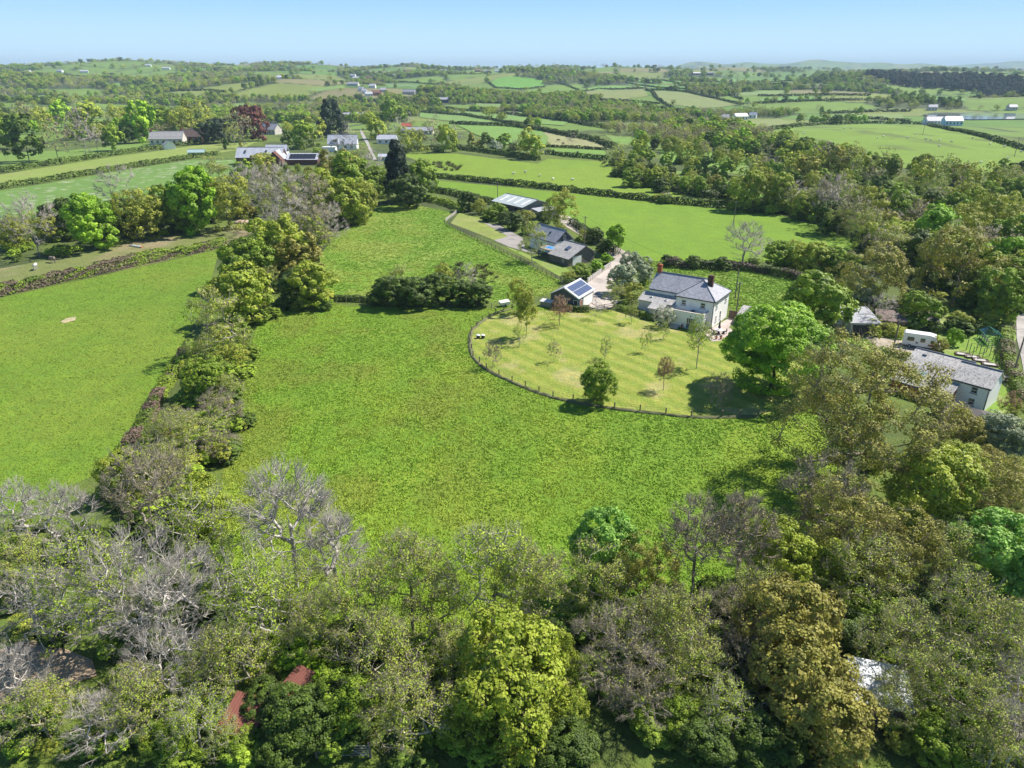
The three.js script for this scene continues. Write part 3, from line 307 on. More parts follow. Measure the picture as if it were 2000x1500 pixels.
// trees: [kind, x, z, height, crown radius, shape], metres
const PLANTS = {
 wood: ['in the wood below the meadow', 'trees in the wood below the meadow', [['bare',-45.9,-60.6,6.8,3.2],['bare',-51.7,-63.0,6.2,2.8],['bud',-46.5,-54.0,5.8,2.9],['brown',-38.4,-63.9,9.7,3.9],['yellow',-44.9,-71.4,5.7,3.0],['yellow',-32.8,-63.7,6.6,3.1],['sparse',-28.9,-55.2,9.5,4.0],['bare',-20.9,-55.3,12.1,3.9,'tall'],['bare',-16.3,-52.9,8.7,2.9,'tall'],['sparse',-35.5,-47.5,9.9,4.3],['bare',-31.8,-47.8,9.9,4.3],['bare',-27.9,-46.5,9.0,3.9],['sparse',-21.5,-47.1,9.1,3.8],['bare',-40.5,-47.6,7.2,3.1],['bare',-38.8,-41.1,4.9,2.5],['bud',-34.5,-38.0,5.0,2.6],['bare',-30.1,-37.2,4.4,2.3],['bud',-28.1,-38.9,5.3,2.7],['sparse',-23.1,-37.5,4.6,2.3],['dark',-18.8,-39.9,3.3,2.0,'bush'],['dark',-15.5,-38.2,4.5,2.7,'bush'],['fresh',-17.2,-44.3,3.2,2.0,'bush'],['sparse',-20.6,-36.8,2.8,1.6],['bud',-8.7,-48.7,10.0,3.2,'tall'],['bud',-12.7,-47.0,8.3,3.4],['bud',-10.3,-41.9,7.3,3.3],['sparse',-1.7,-48.5,10.6,3.6,'tall'],['bud',1.5,-48.8,8.9,3.0,'tall'],['bud',-6.3,-47.2,7.0,3.0],['yellow',0.0,-41.2,8.6,3.9],['yellow',-0.6,-37.2,7.1,3.4],['yellow',3.7,-43.1,4.7,2.1],['yellow',3.8,-39.1,3.5,1.8],['yellow',-3.6,-38.4,3.6,1.9],['bud',-7.4,-37.7,6.0,3.0],['green',-12.3,-39.4,4.5,2.4],['dark',-14.4,-39.5,3.8,2.2,'bush'],['mint',8.7,-54.8,8.6,3.2],['bud',7.0,-50.5,7.4,3.4],['oakbud',12.0,-52.1,7.1,3.0],['brown',8.0,-42.1,7.3,3.2],['bud',11.9,-44.8,7.0,2.9],['brown',9.7,-39.9,5.3,2.6],['brown',17.2,-54.0,9.7,3.0,'tall'],['brown',21.5,-54.7,9.7,3.0,'tall'],['bud',13.8,-45.8,7.1,3.0],['bud',13.8,-41.9,5.9,2.8],['yellow',25.6,-54.9,7.4,3.1],['brown',32.0,-61.6,9.2,4.2],['oakbud',32.5,-57.8,9.0,4.3],['bud',31.9,-51.7,7.8,3.7],['yellow',29.6,-54.2,5.8,2.6],['oakbud',35.9,-54.8,8.1,3.9],['yellow',45.0,-65.3,9.4,4.9],['oakbud',51.1,-65.0,7.9,4.0],['mint',44.8,-53.4,8.9,4.2],['mint',44.9,-50.0,5.7,2.7],['bud',40.3,-52.7,7.6,3.5],['golden',22.5,-45.0,8.4,3.8],['golden',21.9,-40.7,7.4,3.5],['golden',22.5,-37.1,6.4,3.4],['brown',18.4,-42.8,4.7,2.1],['bud',30.9,-43.1,7.1,3.1],['bud',36.8,-44.7,8.9,3.7],['bud',32.8,-39.2,6.7,3.0],['bare',38.8,-40.7,4.9,2.0],['bud',28.8,-39.3,4.4,2.0],['sparse',15.9,-38.3,4.5,2.3],['bud',21.3,-48.7,6.7,2.9],['brown',18.0,-47.0,5.8,2.5],['bud',39.6,-44.0,6.5,2.7],['bud',33.9,-35.4,5.4,2.4,'tall'],['bare',35.5,-35.7,5.6,2.2,'tall'],['bud',-4.1,-42.8,5.6,2.7],['bud',-16.2,-45.9,6.1,2.6],['sparse',-18.5,-49.8,6.5,2.7],['bud',-22.2,-42.5,6.1,2.9],['bare',-26.7,-41.8,6.5,2.9]]],
 wood2: ['under the trees below the meadow', 'understory shrubs below the meadow', [['dark',14.2,-37.0,3.2,2.3,'bush'],['dark',4.0,-35.9,3.2,2.3,'bush'],['dark',18.4,-36.5,3.4,2.4,'bush'],['green',31.1,-36.6,3.1,2.2,'bush'],['dark',-16.3,-36.6,3.1,2.2,'bush'],['green',-19.4,-36.7,2.3,1.6,'bush'],['green',-25.2,-37.4,2.3,1.7,'bush'],['dark',-46.6,-53.4,2.7,1.9,'bush'],['green',-31.5,-48.8,3.2,2.3,'bush'],['green',-19.1,-44.8,3.0,2.1,'bush'],['green',-27.2,-51.7,3.3,2.3,'bush'],['dark',-13.5,-46.4,3.2,2.3,'bush'],['green',-5.9,-44.2,2.9,2.1,'bush'],['green',8.3,-50.1,3.3,2.4,'bush'],['dark',14.0,-51.3,3.0,2.1,'bush'],['green',19.0,-52.4,2.9,2.1,'bush'],['dark',21.1,-47.0,3.2,2.3,'bush'],['green',31.8,-49.5,3.8,2.7,'bush'],['dark',36.7,-50.9,3.6,2.6,'bush'],['dark',28.6,-47.2,3.4,2.5,'bush'],['green',37.7,-43.9,3.0,2.2,'bush'],['dark',17.1,-42.3,3.0,2.1,'bush'],['green',12.5,-39.4,2.8,2.0,'bush'],['green',-44.1,-60.2,3.2,2.3,'bush']]],
 bigolive: ['spreading wide beside the cottage roof', null, [['oakbud',40.3,-73.5,16.8,8.4]]],
 hedge: ['in the hedgerow between pasture and meadow', 'trees of the hedgerow beside the meadow', [['bud',-50.1,-115.6,12.1,5.3],['yellow',-52.6,-133.7,11.0,5.8],['green',-59.7,-156.8,10.9,5.7],['yellow',-54.8,-166.0,14.0,7.0],['golden',-49.0,-161.7,10.9,5.4],['yellow',-42.3,-144.7,8.9,4.9],['dark',-45.9,-145.6,7.0,4.1],['green',-46.6,-99.5,6.1,3.6],['olive',-46.4,-108.8,4.9,2.9],['bud',-52.8,-112.3,5.2,2.6],['bud',-40.9,-80.5,6.2,3.7],['brown',-40.7,-89.4,5.1,2.9],['brown',-37.5,-80.7,3.6,2.4],['bud',-45.5,-84.0,5.1,3.0],['bud',-43.3,-98.0,4.0,2.5],['bud',-41.1,-74.1,5.3,2.9],['brown',-40.3,-69.7,5.6,2.6]]],
 belt: ['in the tree belt above the horse paddock', 'trees in the belt above the horse paddock', [['bare',-128.2,-190.4,15.0,7.5],['olive',-138.9,-196.0,9.1,4.8],['fresh',-116.5,-197.7,14.2,6.8],['olive',-109.2,-209.8,14.4,6.9],['dark',-116.2,-212.1,10.9,5.4],['bare',-134.5,-248.6,15.1,6.3],['fresh',-97.3,-220.6,18.5,8.4],['green',-104.7,-220.4,13.8,6.3],['olive',-89.1,-225.3,16.8,7.6],['bud',-115.9,-286.6,14.9,6.8],['bare',-91.5,-250.6,15.5,7.0],['bare',-71.0,-220.9,18.3,8.7],['brown',-60.0,-211.6,17.0,8.1],['bare',-61.3,-194.4,13.4,6.7],['brown',-90.8,-269.9,12.9,6.4],['yellow',-57.7,-230.5,17.1,8.1],['green',-57.7,-266.9,18.0,8.2],['golden',-67.7,-286.5,17.5,8.0],['olive',-50.8,-240.1,14.2,6.8],['yellow',-51.6,-235.1,11.3,5.7],['brown',-54.3,-193.7,11.1,5.6],['bare',-52.0,-201.8,10.9,5.2],['dark',-133.0,-211.9,10.9,5.4],['olive',-116.1,-345.9,10.5,5.3],['green',-118.9,-322.8,9.9,4.9],['bare',-79.6,-318.7,12.7,5.8],['bare',-59.1,-309.3,14.4,6.0],['green',-52.5,-283.6,11.3,5.2]]],
 pines: ['beside the far corner of the central paddock', 'tall trees at the paddock corner', [['pine',-42.7,-274.4,22.9,7.6,'cone'],['green',-36.0,-278.5,14.5,6.6],['dark',-37.9,-263.4,11.3,6.3]]],
 shrubs: ['in the shrub row at the meadow top', 'shrubs in the row at the top of the meadow', [['dark',-25.5,-145.8,6.6,4.1,'bush'],['dark',-20.5,-145.1,6.2,3.9,'bush'],['bud',-24.4,-153.9,6.5,3.0],['dark',-15.9,-147.7,6.3,3.7,'bush'],['olive',-16.0,-157.2,6.1,2.8],['dark',-11.5,-146.9,5.3,3.3,'bush'],['bare',-10.1,-155.4,6.1,2.5],['dark',-7.6,-145.9,5.2,3.3,'bush'],['dark',-28.5,-147.0,3.6,2.4,'bush']]],
 orchard: ['on the mown lawn', 'young trees on the mown lawn', [['olive',2.8,-125.9,8.4,2.0,'tall'],['sparse',1.4,-121.0,3.8,1.1],['brown',-3.2,-110.8,4.6,1.5],['brown',7.2,-113.2,3.7,1.2],['sparse',16.0,-114.1,4.0,1.3],['sparse',23.6,-118.0,4.0,1.0],['sparse',28.2,-124.8,3.2,1.0],['sparse',30.9,-110.2,8.5,2.0,'tall'],['rosy',23.7,-101.3,5.0,1.2,'tall'],['bare',16.8,-136.8,3.7,1.2],['bud',23.7,-134.2,4.2,1.3],['brown',30.5,-95.5,4.9,1.9]]],
 lawnround: ['with a round dense crown by the lawn fence', null, [['green',12.8,-96.6,5.9,2.6]]],
 coppery: ['in front of the grey garage', null, [['rosy',9.3,-133.1,5.7,2.2]]],
 garagetree: ['standing beside the grey garage', null, [['olive',1.8,-140.8,7.3,2.6]]],
 whiteblossom: ['against the farmhouse wall', null, [['blossom',29.6,-131.9,4.0,2.0]]],
 drivetree: ['at the end of the concrete driveway', null, [['bud',21.6,-145.1,5.2,2.2]]],
 greyshrub: ['overhanging the driveway beside the farmhouse', 'large shrubs beside the farmhouse', [['grey',24.6,-154.8,6.5,3.4],['grey',30.6,-163.0,5.8,2.9],['olive',26.1,-149.0,4.1,2.4],['grey',29.7,-175.2,4.6,2.6]]],
 barnash: ['in front of the stone barn', null, [['bud',5.3,-184.3,9.7,3.7]]],
 lanetree: ['upright beside the farm lane', null, [['fresh',28.2,-192.6,7.5,2.5,'tall']]],
 lanebush: ['along the farm lane near the stone barn', 'bushes along the farm lane', [['dark',25.4,-194.9,3.6,2.3,'bush'],['dark',23.7,-205.4,4.5,2.7,'bush'],['olive',20.9,-207.6,3.6,2.1,'bush']]],
 barntrees: ['between the stone barn and the metal barn', 'trees and bushes around the barns', [['olive',14.4,-225.1,11.9,5.4],['green',-4.3,-242.7,5.2,2.8],['dark',-15.5,-257.7,6.6,3.6],['olive',-11.6,-251.6,5.1,2.9],['green',-7.1,-238.0,4.3,2.5],['dark',0.0,-224.2,5.3,3.5,'bush'],['olive',4.1,-231.4,4.8,3.0,'bush'],['dark',-2.5,-233.7,4.0,2.7,'bush'],['green',5.5,-217.7,3.7,2.5,'bush'],['golden',3.5,-250.1,4.5,2.7],['dark',10.3,-233.4,4.0,2.3,'bush']]],
 drivebush: ['behind the white driveway fence', 'garden shrubs behind the white driveway fence', [['green',16.7,-168.4,3.7,2.5,'bush'],['fresh',21.1,-174.8,2.9,1.9,'bush'],['olive',13.4,-165.2,2.9,1.9,'bush'],['dark',13.6,-159.3,2.5,1.7,'bush'],['fresh',24.7,-183.0,2.6,1.6,'bush']]],
 dead: ['standing in the field behind the house', null, [['bare',60.4,-183.1,9.3,5.3]]],
 backshrub: ['in the shrub row behind the house field', 'shrubs behind the house field', [['dark',40.3,-180.7,2.8,1.8,'bush'],['dark',46.1,-177.6,3.1,2.1,'bush'],['dark',53.3,-175.5,3.2,2.3,'bush'],['bare',62.2,-177.5,4.2,2.3],['green',67.2,-175.7,6.5,3.8],['olive',73.7,-181.0,6.2,3.4],['yellow',73.6,-172.6,7.3,4.3],['green',78.4,-171.9,6.4,3.8],['green',81.0,-168.8,5.5,3.2]]],
 bright: ['broad and dense beside the lawn', null, [['fresh',40.5,-101.7,12.6,7.2]]],
 oak: ['dark crowned behind the small slate roofed store', null, [['green',57.5,-127.6,11.6,6.1]]],
 rwood: ['in the wood behind the cottage', 'trees in the wood behind the cottage', [['oakbud',74.2,-143.7,12.3,6.1],['bud',92.2,-171.7,11.0,5.5],['fresh',110.2,-184.1,13.4,6.4],['yellow',106.8,-173.2,10.6,5.0],['oakbud',93.5,-144.9,15.2,7.2],['fresh',108.3,-152.3,12.2,5.8],['green',96.2,-134.4,10.6,4.8],['green',79.5,-132.3,6.8,3.6],['bare',70.4,-128.9,7.0,2.9],['grey',74.0,-143.9,5.3,2.8],['olive',86.3,-129.9,4.0,2.4],['bare',101.4,-228.4,14.7,6.1],['bud',105.0,-224.4,13.9,6.0],['olive',110.1,-221.9,13.8,6.0],['bud',100.1,-203.1,10.5,5.2],['golden',105.1,-201.2,9.8,4.9],['green',120.0,-219.9,12.2,5.3],['brown',122.6,-217.1,9.5,4.3],['dark',129.7,-221.3,11.6,5.0],['green',131.6,-215.0,12.0,5.2],['olive',120.9,-188.2,13.7,6.2],['olive',132.7,-197.2,14.9,6.5],['green',127.9,-181.8,12.1,5.5],['yellow',142.3,-219.9,12.9,5.6],['olive',141.9,-200.6,13.2,5.7],['dark',96.5,-220.0,9.0,4.1],['bud',98.5,-215.5,9.1,4.3],['brown',112.5,-172.0,10.0,5.0],['yellow',148.7,-217.8,11.6,5.3],['bud',105.7,-193.0,8.9,4.4],['dark',95.2,-188.2,8.2,4.1],['dark',99.8,-172.7,9.5,5.0],['green',99.0,-143.5,8.5,4.3],['dark',98.3,-145.6,7.4,3.9]]],
 cotgarden: ['in the cottage garden', 'trees and shrubs in the cottage garden', [['fresh',81.0,-122.4,3.1,1.4],['golden',76.5,-119.2,2.6,1.4],['golden',59.2,-83.0,5.1,2.7],['yellow',63.0,-93.9,2.2,1.3,'bush'],['grey',63.7,-82.2,5.3,2.9],['grey',64.6,-79.8,4.2,2.3],['rosy',72.1,-93.1,3.5,1.3],['olive',73.0,-92.7,2.6,1.6,'bush'],['olive',59.4,-71.9,4.6,2.4],['yellow',53.0,-73.6,5.8,3.0],['golden',58.7,-76.4,3.6,1.9]]],
 valley: ['in the tree rows along the valley', 'trees in the rows along the valley', [['yellow',83.9,-259.6,13.0,6.2],['olive',89.4,-259.2,14.4,6.5],['yellow',95.5,-257.4,12.7,5.8],['bare',98.7,-254.5,9.8,4.7],['brown',104.6,-240.1,13.8,5.8],['bud',100.2,-244.3,9.9,4.5],['olive',121.6,-321.8,13.4,6.7],['golden',125.9,-316.4,12.0,5.7],['olive',140.2,-341.3,11.9,5.2],['brown',148.0,-350.9,13.3,5.3],['golden',149.7,-338.6,13.5,5.6],['bud',152.4,-330.6,14.7,6.4],['bud',167.9,-334.0,12.2,5.1],['brown',151.3,-310.0,8.6,4.3],['olive',163.6,-294.7,13.8,5.7],['bud',171.5,-290.9,14.6,6.1],['bud',178.9,-291.4,12.2,5.3],['olive',182.8,-284.6,13.1,6.0],['bud',181.6,-268.6,13.2,6.0],['green',179.2,-257.5,11.9,5.4],['olive',89.6,-389.0,10.6,4.8],['olive',98.2,-385.5,9.8,4.2],['olive',114.3,-376.6,8.6,3.9],['green',98.2,-340.2,8.5,4.2],['olive',104.9,-321.5,12.5,6.2],['green',114.3,-321.0,9.8,4.5],['dark',91.7,-343.7,9.1,4.8],['green',77.6,-367.9,7.8,3.6],['olive',86.0,-354.8,7.9,3.9],['yellow',69.2,-411.3,9.9,4.5],['green',69.5,-384.6,8.5,4.2],['olive',52.0,-349.1,7.8,4.4],['green',51.8,-316.2,7.5,4.4],['yellow',60.5,-315.8,7.5,4.0],['olive',67.7,-312.6,6.3,3.5],['dark',61.2,-301.2,5.4,3.4],['olive',73.6,-291.4,5.9,3.3],['golden',80.8,-292.3,7.4,3.7],['dark',80.9,-273.7,6.2,3.5],['bud',54.6,-387.0,10.6,4.8],['bare',58.1,-274.5,3.9,1.9],['green',90.6,-255.9,4.6,2.9],['olive',100.4,-253.2,5.5,3.2],['dark',149.9,-297.4,6.7,3.7],['bud',154.0,-289.4,8.9,4.1],['olive',138.0,-304.1,8.5,4.2],['green',135.0,-317.4,6.7,3.5],['bud',156.4,-268.2,10.3,4.9],['olive',154.9,-249.6,10.8,4.9],['green',165.4,-252.2,10.2,4.6]]],
 park: ['in the parkland above the clipped hedges', 'trees in the parkland', [['dark',-267.1,-409.8,23.2,10.1],['green',-327.8,-489.5,19.9,8.7],['brown',-250.6,-409.6,19.6,7.8],['bare',-241.3,-421.6,23.9,9.2],['bare',-257.1,-462.0,13.9,6.3],['green',-249.1,-465.0,14.6,6.3],['fresh',-261.0,-532.0,24.8,10.8],['fresh',-273.0,-528.3,15.1,7.2],['dark',-267.0,-522.6,11.4,5.7],['fresh',-427.3,-716.6,22.3,10.6],['yellow',-370.6,-660.4,23.2,11.6],['green',-275.8,-599.7,19.6,8.9],['olive',-263.6,-599.7,19.6,8.9],['olive',-258.3,-612.8,25.5,11.6],['olive',-411.3,-661.9,20.7,9.8],['brown',-442.6,-690.8,22.5,10.2],['olive',-324.0,-626.7,20.5,9.3],['brown',-320.2,-549.1,18.8,8.9],['dark',-238.6,-534.6,10.5,4.4,'cone'],['olive',-237.6,-549.3,7.5,3.7],['pine',-209.4,-517.7,15.5,7.0],['pine',-200.9,-523.4,16.4,7.8],['bud',-188.4,-507.6,13.3,5.5],['brown',-174.6,-486.7,20.6,8.6],['copper',-182.6,-539.3,21.9,8.8],['copper',-205.0,-580.7,21.6,8.6],['dark',-182.6,-477.0,6.8,2.6,'cone'],['golden',-174.5,-480.4,4.7,2.0,'cone']]],
 village: ['among the houses up the lane', 'trees among the houses up the lane', [['green',-133.4,-477.7,15.6,7.8],['olive',-131.0,-494.1,17.5,8.7],['dark',-151.9,-505.8,8.7,4.8],['pine',-140.3,-576.8,26.2,9.4,'cone'],['pine',-142.3,-611.2,25.4,9.1,'cone'],['pine',-130.1,-572.0,13.7,6.2,'cone'],['pine',-140.2,-573.7,12.0,5.5],['green',-123.8,-801.2,23.7,11.8],['yellow',-126.2,-666.3,13.9,6.3],['yellow',-101.3,-557.1,15.1,7.6],['bare',-95.2,-435.1,15.5,5.9],['bare',-105.0,-451.2,10.4,4.3],['bare',-90.5,-585.2,14.0,6.3],['bare',-91.8,-678.4,12.1,5.5],['olive',-63.8,-456.0,15.1,6.8],['olive',-59.0,-466.6,12.6,5.7],['brown',-48.9,-453.6,16.3,6.8],['yellow',-40.7,-458.4,15.6,6.3],['bare',-38.8,-508.9,11.6,4.9],['golden',-26.7,-487.8,9.3,3.3,'cone'],['golden',-21.4,-481.1,5.3,2.6],['dark',-15.5,-473.5,9.1,4.5],['grey',-11.2,-467.5,6.1,3.2],['blossom',-7.8,-451.9,5.6,3.1],['green',-4.8,-471.7,9.0,4.5],['olive',8.9,-436.2,15.0,7.2],['yellow',11.5,-421.1,12.7,6.4],['brown',1.5,-432.7,9.1,4.2],['dark',0.0,-441.0,6.5,3.6],['bare',39.2,-486.3,7.2,3.0],['golden',-133.3,-1136.8,16.8,7.6],['green',-111.3,-1122.5,18.0,9.0],['olive',-30.1,-895.0,11.4,6.0],['olive',-24.9,-923.9,10.6,5.6],['green',-109.3,-417.9,6.2,3.5],['golden',-121.2,-357.5,8.9,4.9],['bud',-80.5,-396.6,9.6,4.4],['dark',16.3,-972.2,8.5,3.3],['bare',0.0,-876.5,8.3,4.1],['fresh',81.2,-475.7,9.7,3.9],['bud',71.7,-439.2,7.5,3.0]]],
};

const SHORT = { fresh: 'fresh green', green: 'mid green', dark: 'dark green', yellow: 'yellow green', olive: 'olive', golden: 'golden', sparse: 'lime budded', bud: 'brown twigged', oakbud: 'olive brown', bare: 'grey leafless', brown: 'purplish leafless', mint: 'blue green', copper: 'copper', blossom: 'blossoming', grey: 'grey green', rosy: 'pinkish', pine: 'evergreen' };
const YOUNG = ['slim olive young tree between the garage and the lawn fence', 'small lime budded young tree beside the slim olive tree', 'brown leafless young tree beside the curve of the lawn fence', 'brown leafless young tree in the middle of the lawn', 'lime budded young tree in the middle of the mown lawn', 'narrow upright lime budded young tree on the lawn', 'very small lime budded young tree near the blossom tree', 'tall thin lime budded tree in front of the farmhouse patio', 'tall copper leaved young tree standing alone on the lawn', 'pale budded young tree at the lawn end of the driveway', 'green young tree beside the farmhouse lean-to hedge', 'twiggy leafless tree in the shade of the bright green tree'];
const WHERE = { wood: 'below the meadow', wood2: 'below the meadow', hedge: 'beside the pasture', belt: 'above the horse paddock', rwood: 'behind the cottage', valley: 'along the valley', park: 'in the parkland', village: 'up the lane', shrubs: 'at the meadow top', backshrub: 'behind the house field', barntrees: 'near the barns', cotgarden: 'in the cottage garden', drivebush: 'beside the driveway', greyshrub: 'beside the farmhouse', pines: 'at the paddock corner', lanebush: 'along the farm lane' };
const crowd = Object.values(PLANTS).flatMap(([, , rows]) => rows), labelled = {};
for (const [zone, [phrase, group, rows]] of Object.entries(PLANTS)) rows.forEach(([kind, x, z, h, r, shape], i) => {
  const bush = shape === 'bush' || kind === 'grey'; let say = KIND[kind].say; if (shape === 'bush') say = say.replace(/bushy tree|leafy tree|tree/, 'shrub'); if (shape === 'tall' && zone === 'wood') say = 'tall ' + say; if (shape === 'cone') say = say.replace(/tree|conifer/, m => 'pointed ' + m);
  let label = say + ' ' + phrase;
  if (zone === 'orchard') label = YOUNG[i];
  else if (group && rows.filter(q => q[0] === kind && q[5] === shape).length > 1) {   // tell look-alikes apart by their neighbours
    const near = crowd.filter(q => q[1] !== x || q[2] !== z).map(q => [Math.hypot(q[1] - x, q[2] - z), q]).sort((a, b) => a[0] - b[0]).map(q => q[1]), other = near.filter(q => q[0] !== kind), a = other[0], b = other.find(q => q[0] !== a[0]), size = h > 1.25 * rows.reduce((s, q) => s + q[3] / rows.length, 0) ? 'large ' : h < .75 * rows.reduce((s, q) => s + q[3] / rows.length, 0) ? 'small ' : '';
    label = size + SHORT[kind] + (bush ? ' shrub' : ' tree') + ' between ' + SHORT[a[0]] + ' and ' + SHORT[b[0]] + ' trees ' + WHERE[zone];
  }
  plant(bush ? 'shrub' : kind === 'pine' ? 'conifer_tree' : kind === 'bare' || kind === 'brown' ? 'bare_tree' : 'leafy_tree', label, bush ? 'shrub' : 'tree', group, kind, x, z, h, r, shape, zone === 'dead' ? 3 : undefined);
});
console.log('plants', planted, 'prototype triangles', TRIS);
// ---------- hedges ----------
function hedge(label, pts, h, w, kind, o = {}) {
  const K = KIND[kind], R = RNG(Math.round(pts[0][0] * 13 + pts[0][1] * 7)), f = new GB(), st = new GB(); let cx = 0, cz = 0; for (const p of pts) { cx += p[0] / pts.length; cz += p[1] / pts.length; }
  const y0 = land(cx, cz), dist = Math.hypot(cx, cz), s = o.s ?? Math.min(2.6, Math.max(.34, dist / 430)), per = 2 * h + w;
  for (let k = 0; k < pts.length - 1; k++) {
    const [ax, az] = pts[k], [bx, bz] = pts[k + 1], L = Math.hypot(bx - ax, bz - az), ux = (bx - ax) / L, uz = (bz - az) / L, n = Math.round(L * per / (s * s) * 3.1);
    for (let i = 0; i < n; i++) {
      const t = R() * L, q = R() * per, x0 = ax + ux * t, z0 = az + uz * t, b = .78 + .5 * fbm(x0 / 2.2 + 40, z0 / 2.2, 2) + (o.ragged ?? .1) * (fbm(x0 / 6, z0 / 6 + 9, 2) - .5) * 3; let side, y, nx, ny;
      if (q < h) { side = -w / 2 * (1 - .22 * q / h); y = q; nx = -1; ny = .35; } else if (q > h + w) { side = w / 2 * (1 - .22 * (q - h - w) / h); y = q - h - w; nx = 1; ny = .35; } else { side = q - h - w / 2; y = h * (1.02 - .12 * Math.abs(side) / w); nx = side / w; ny = 1; }
      const d = (R() - .35) * .5 * Math.min(1, w / 2); side *= b; side -= nx * d * .6; y = Math.max(.06, y * b - ny * d * .5); const x = x0 - uz * side, z = z0 + ux * side;
      let fx = -uz * nx + (R() - .5) * 1.3, fy = ny + (R() - .3) * .9, fz = ux * nx + (R() - .5) * 1.3; const fl = Math.hypot(fx, fy, fz); const base = K.c[Math.floor(fbm(x0 / 3, z0 / 3, 2) * 1.05 * K.c.length) % K.c.length], v = (.8 + .4 * R()) * (kind === 'dark' ? .7 : .85); let c = [base[0] * v, base[1] * v, base[2] * v]; if (o.mix && fbm(x0 / 4 + 70, z0 / 4 + y, 3) > .5) c = [o.mix[0] * v, o.mix[1] * v, o.mix[2] * v];
      f.leaf([x - cx, y + land(x, z) - y0, z - cz], [fx / fl, fy / fl, fz / fl], s * (.7 + .6 * R()), c, R);
    }
    if (dist < 420) for (let t = .3; t < L; t += 1.1) { const x = ax + ux * t + (R() - .5) * w * .5 - cx, z = az + uz * t + (R() - .5) * w * .5 - cz; st.stick([x, -.1, z], [x + (R() - .5) * .6, h * (.85 + .3 * R()), z + (R() - .5) * .6], .05, .015, 3, K.bark); }
  }
  const g = thing(o.name ?? 'hedge', label, o.cat ?? 'hedge', cx, cz, 0, o.group); mesh('foliage', f.geo(), dist < 330 ? leafMat : leafFar, g); if (st.n) mesh('stems', st.geo(), barkMat, g); TRIS += f.n + st.n; return g;
}
const brownHedge = [.26, .19, .13];
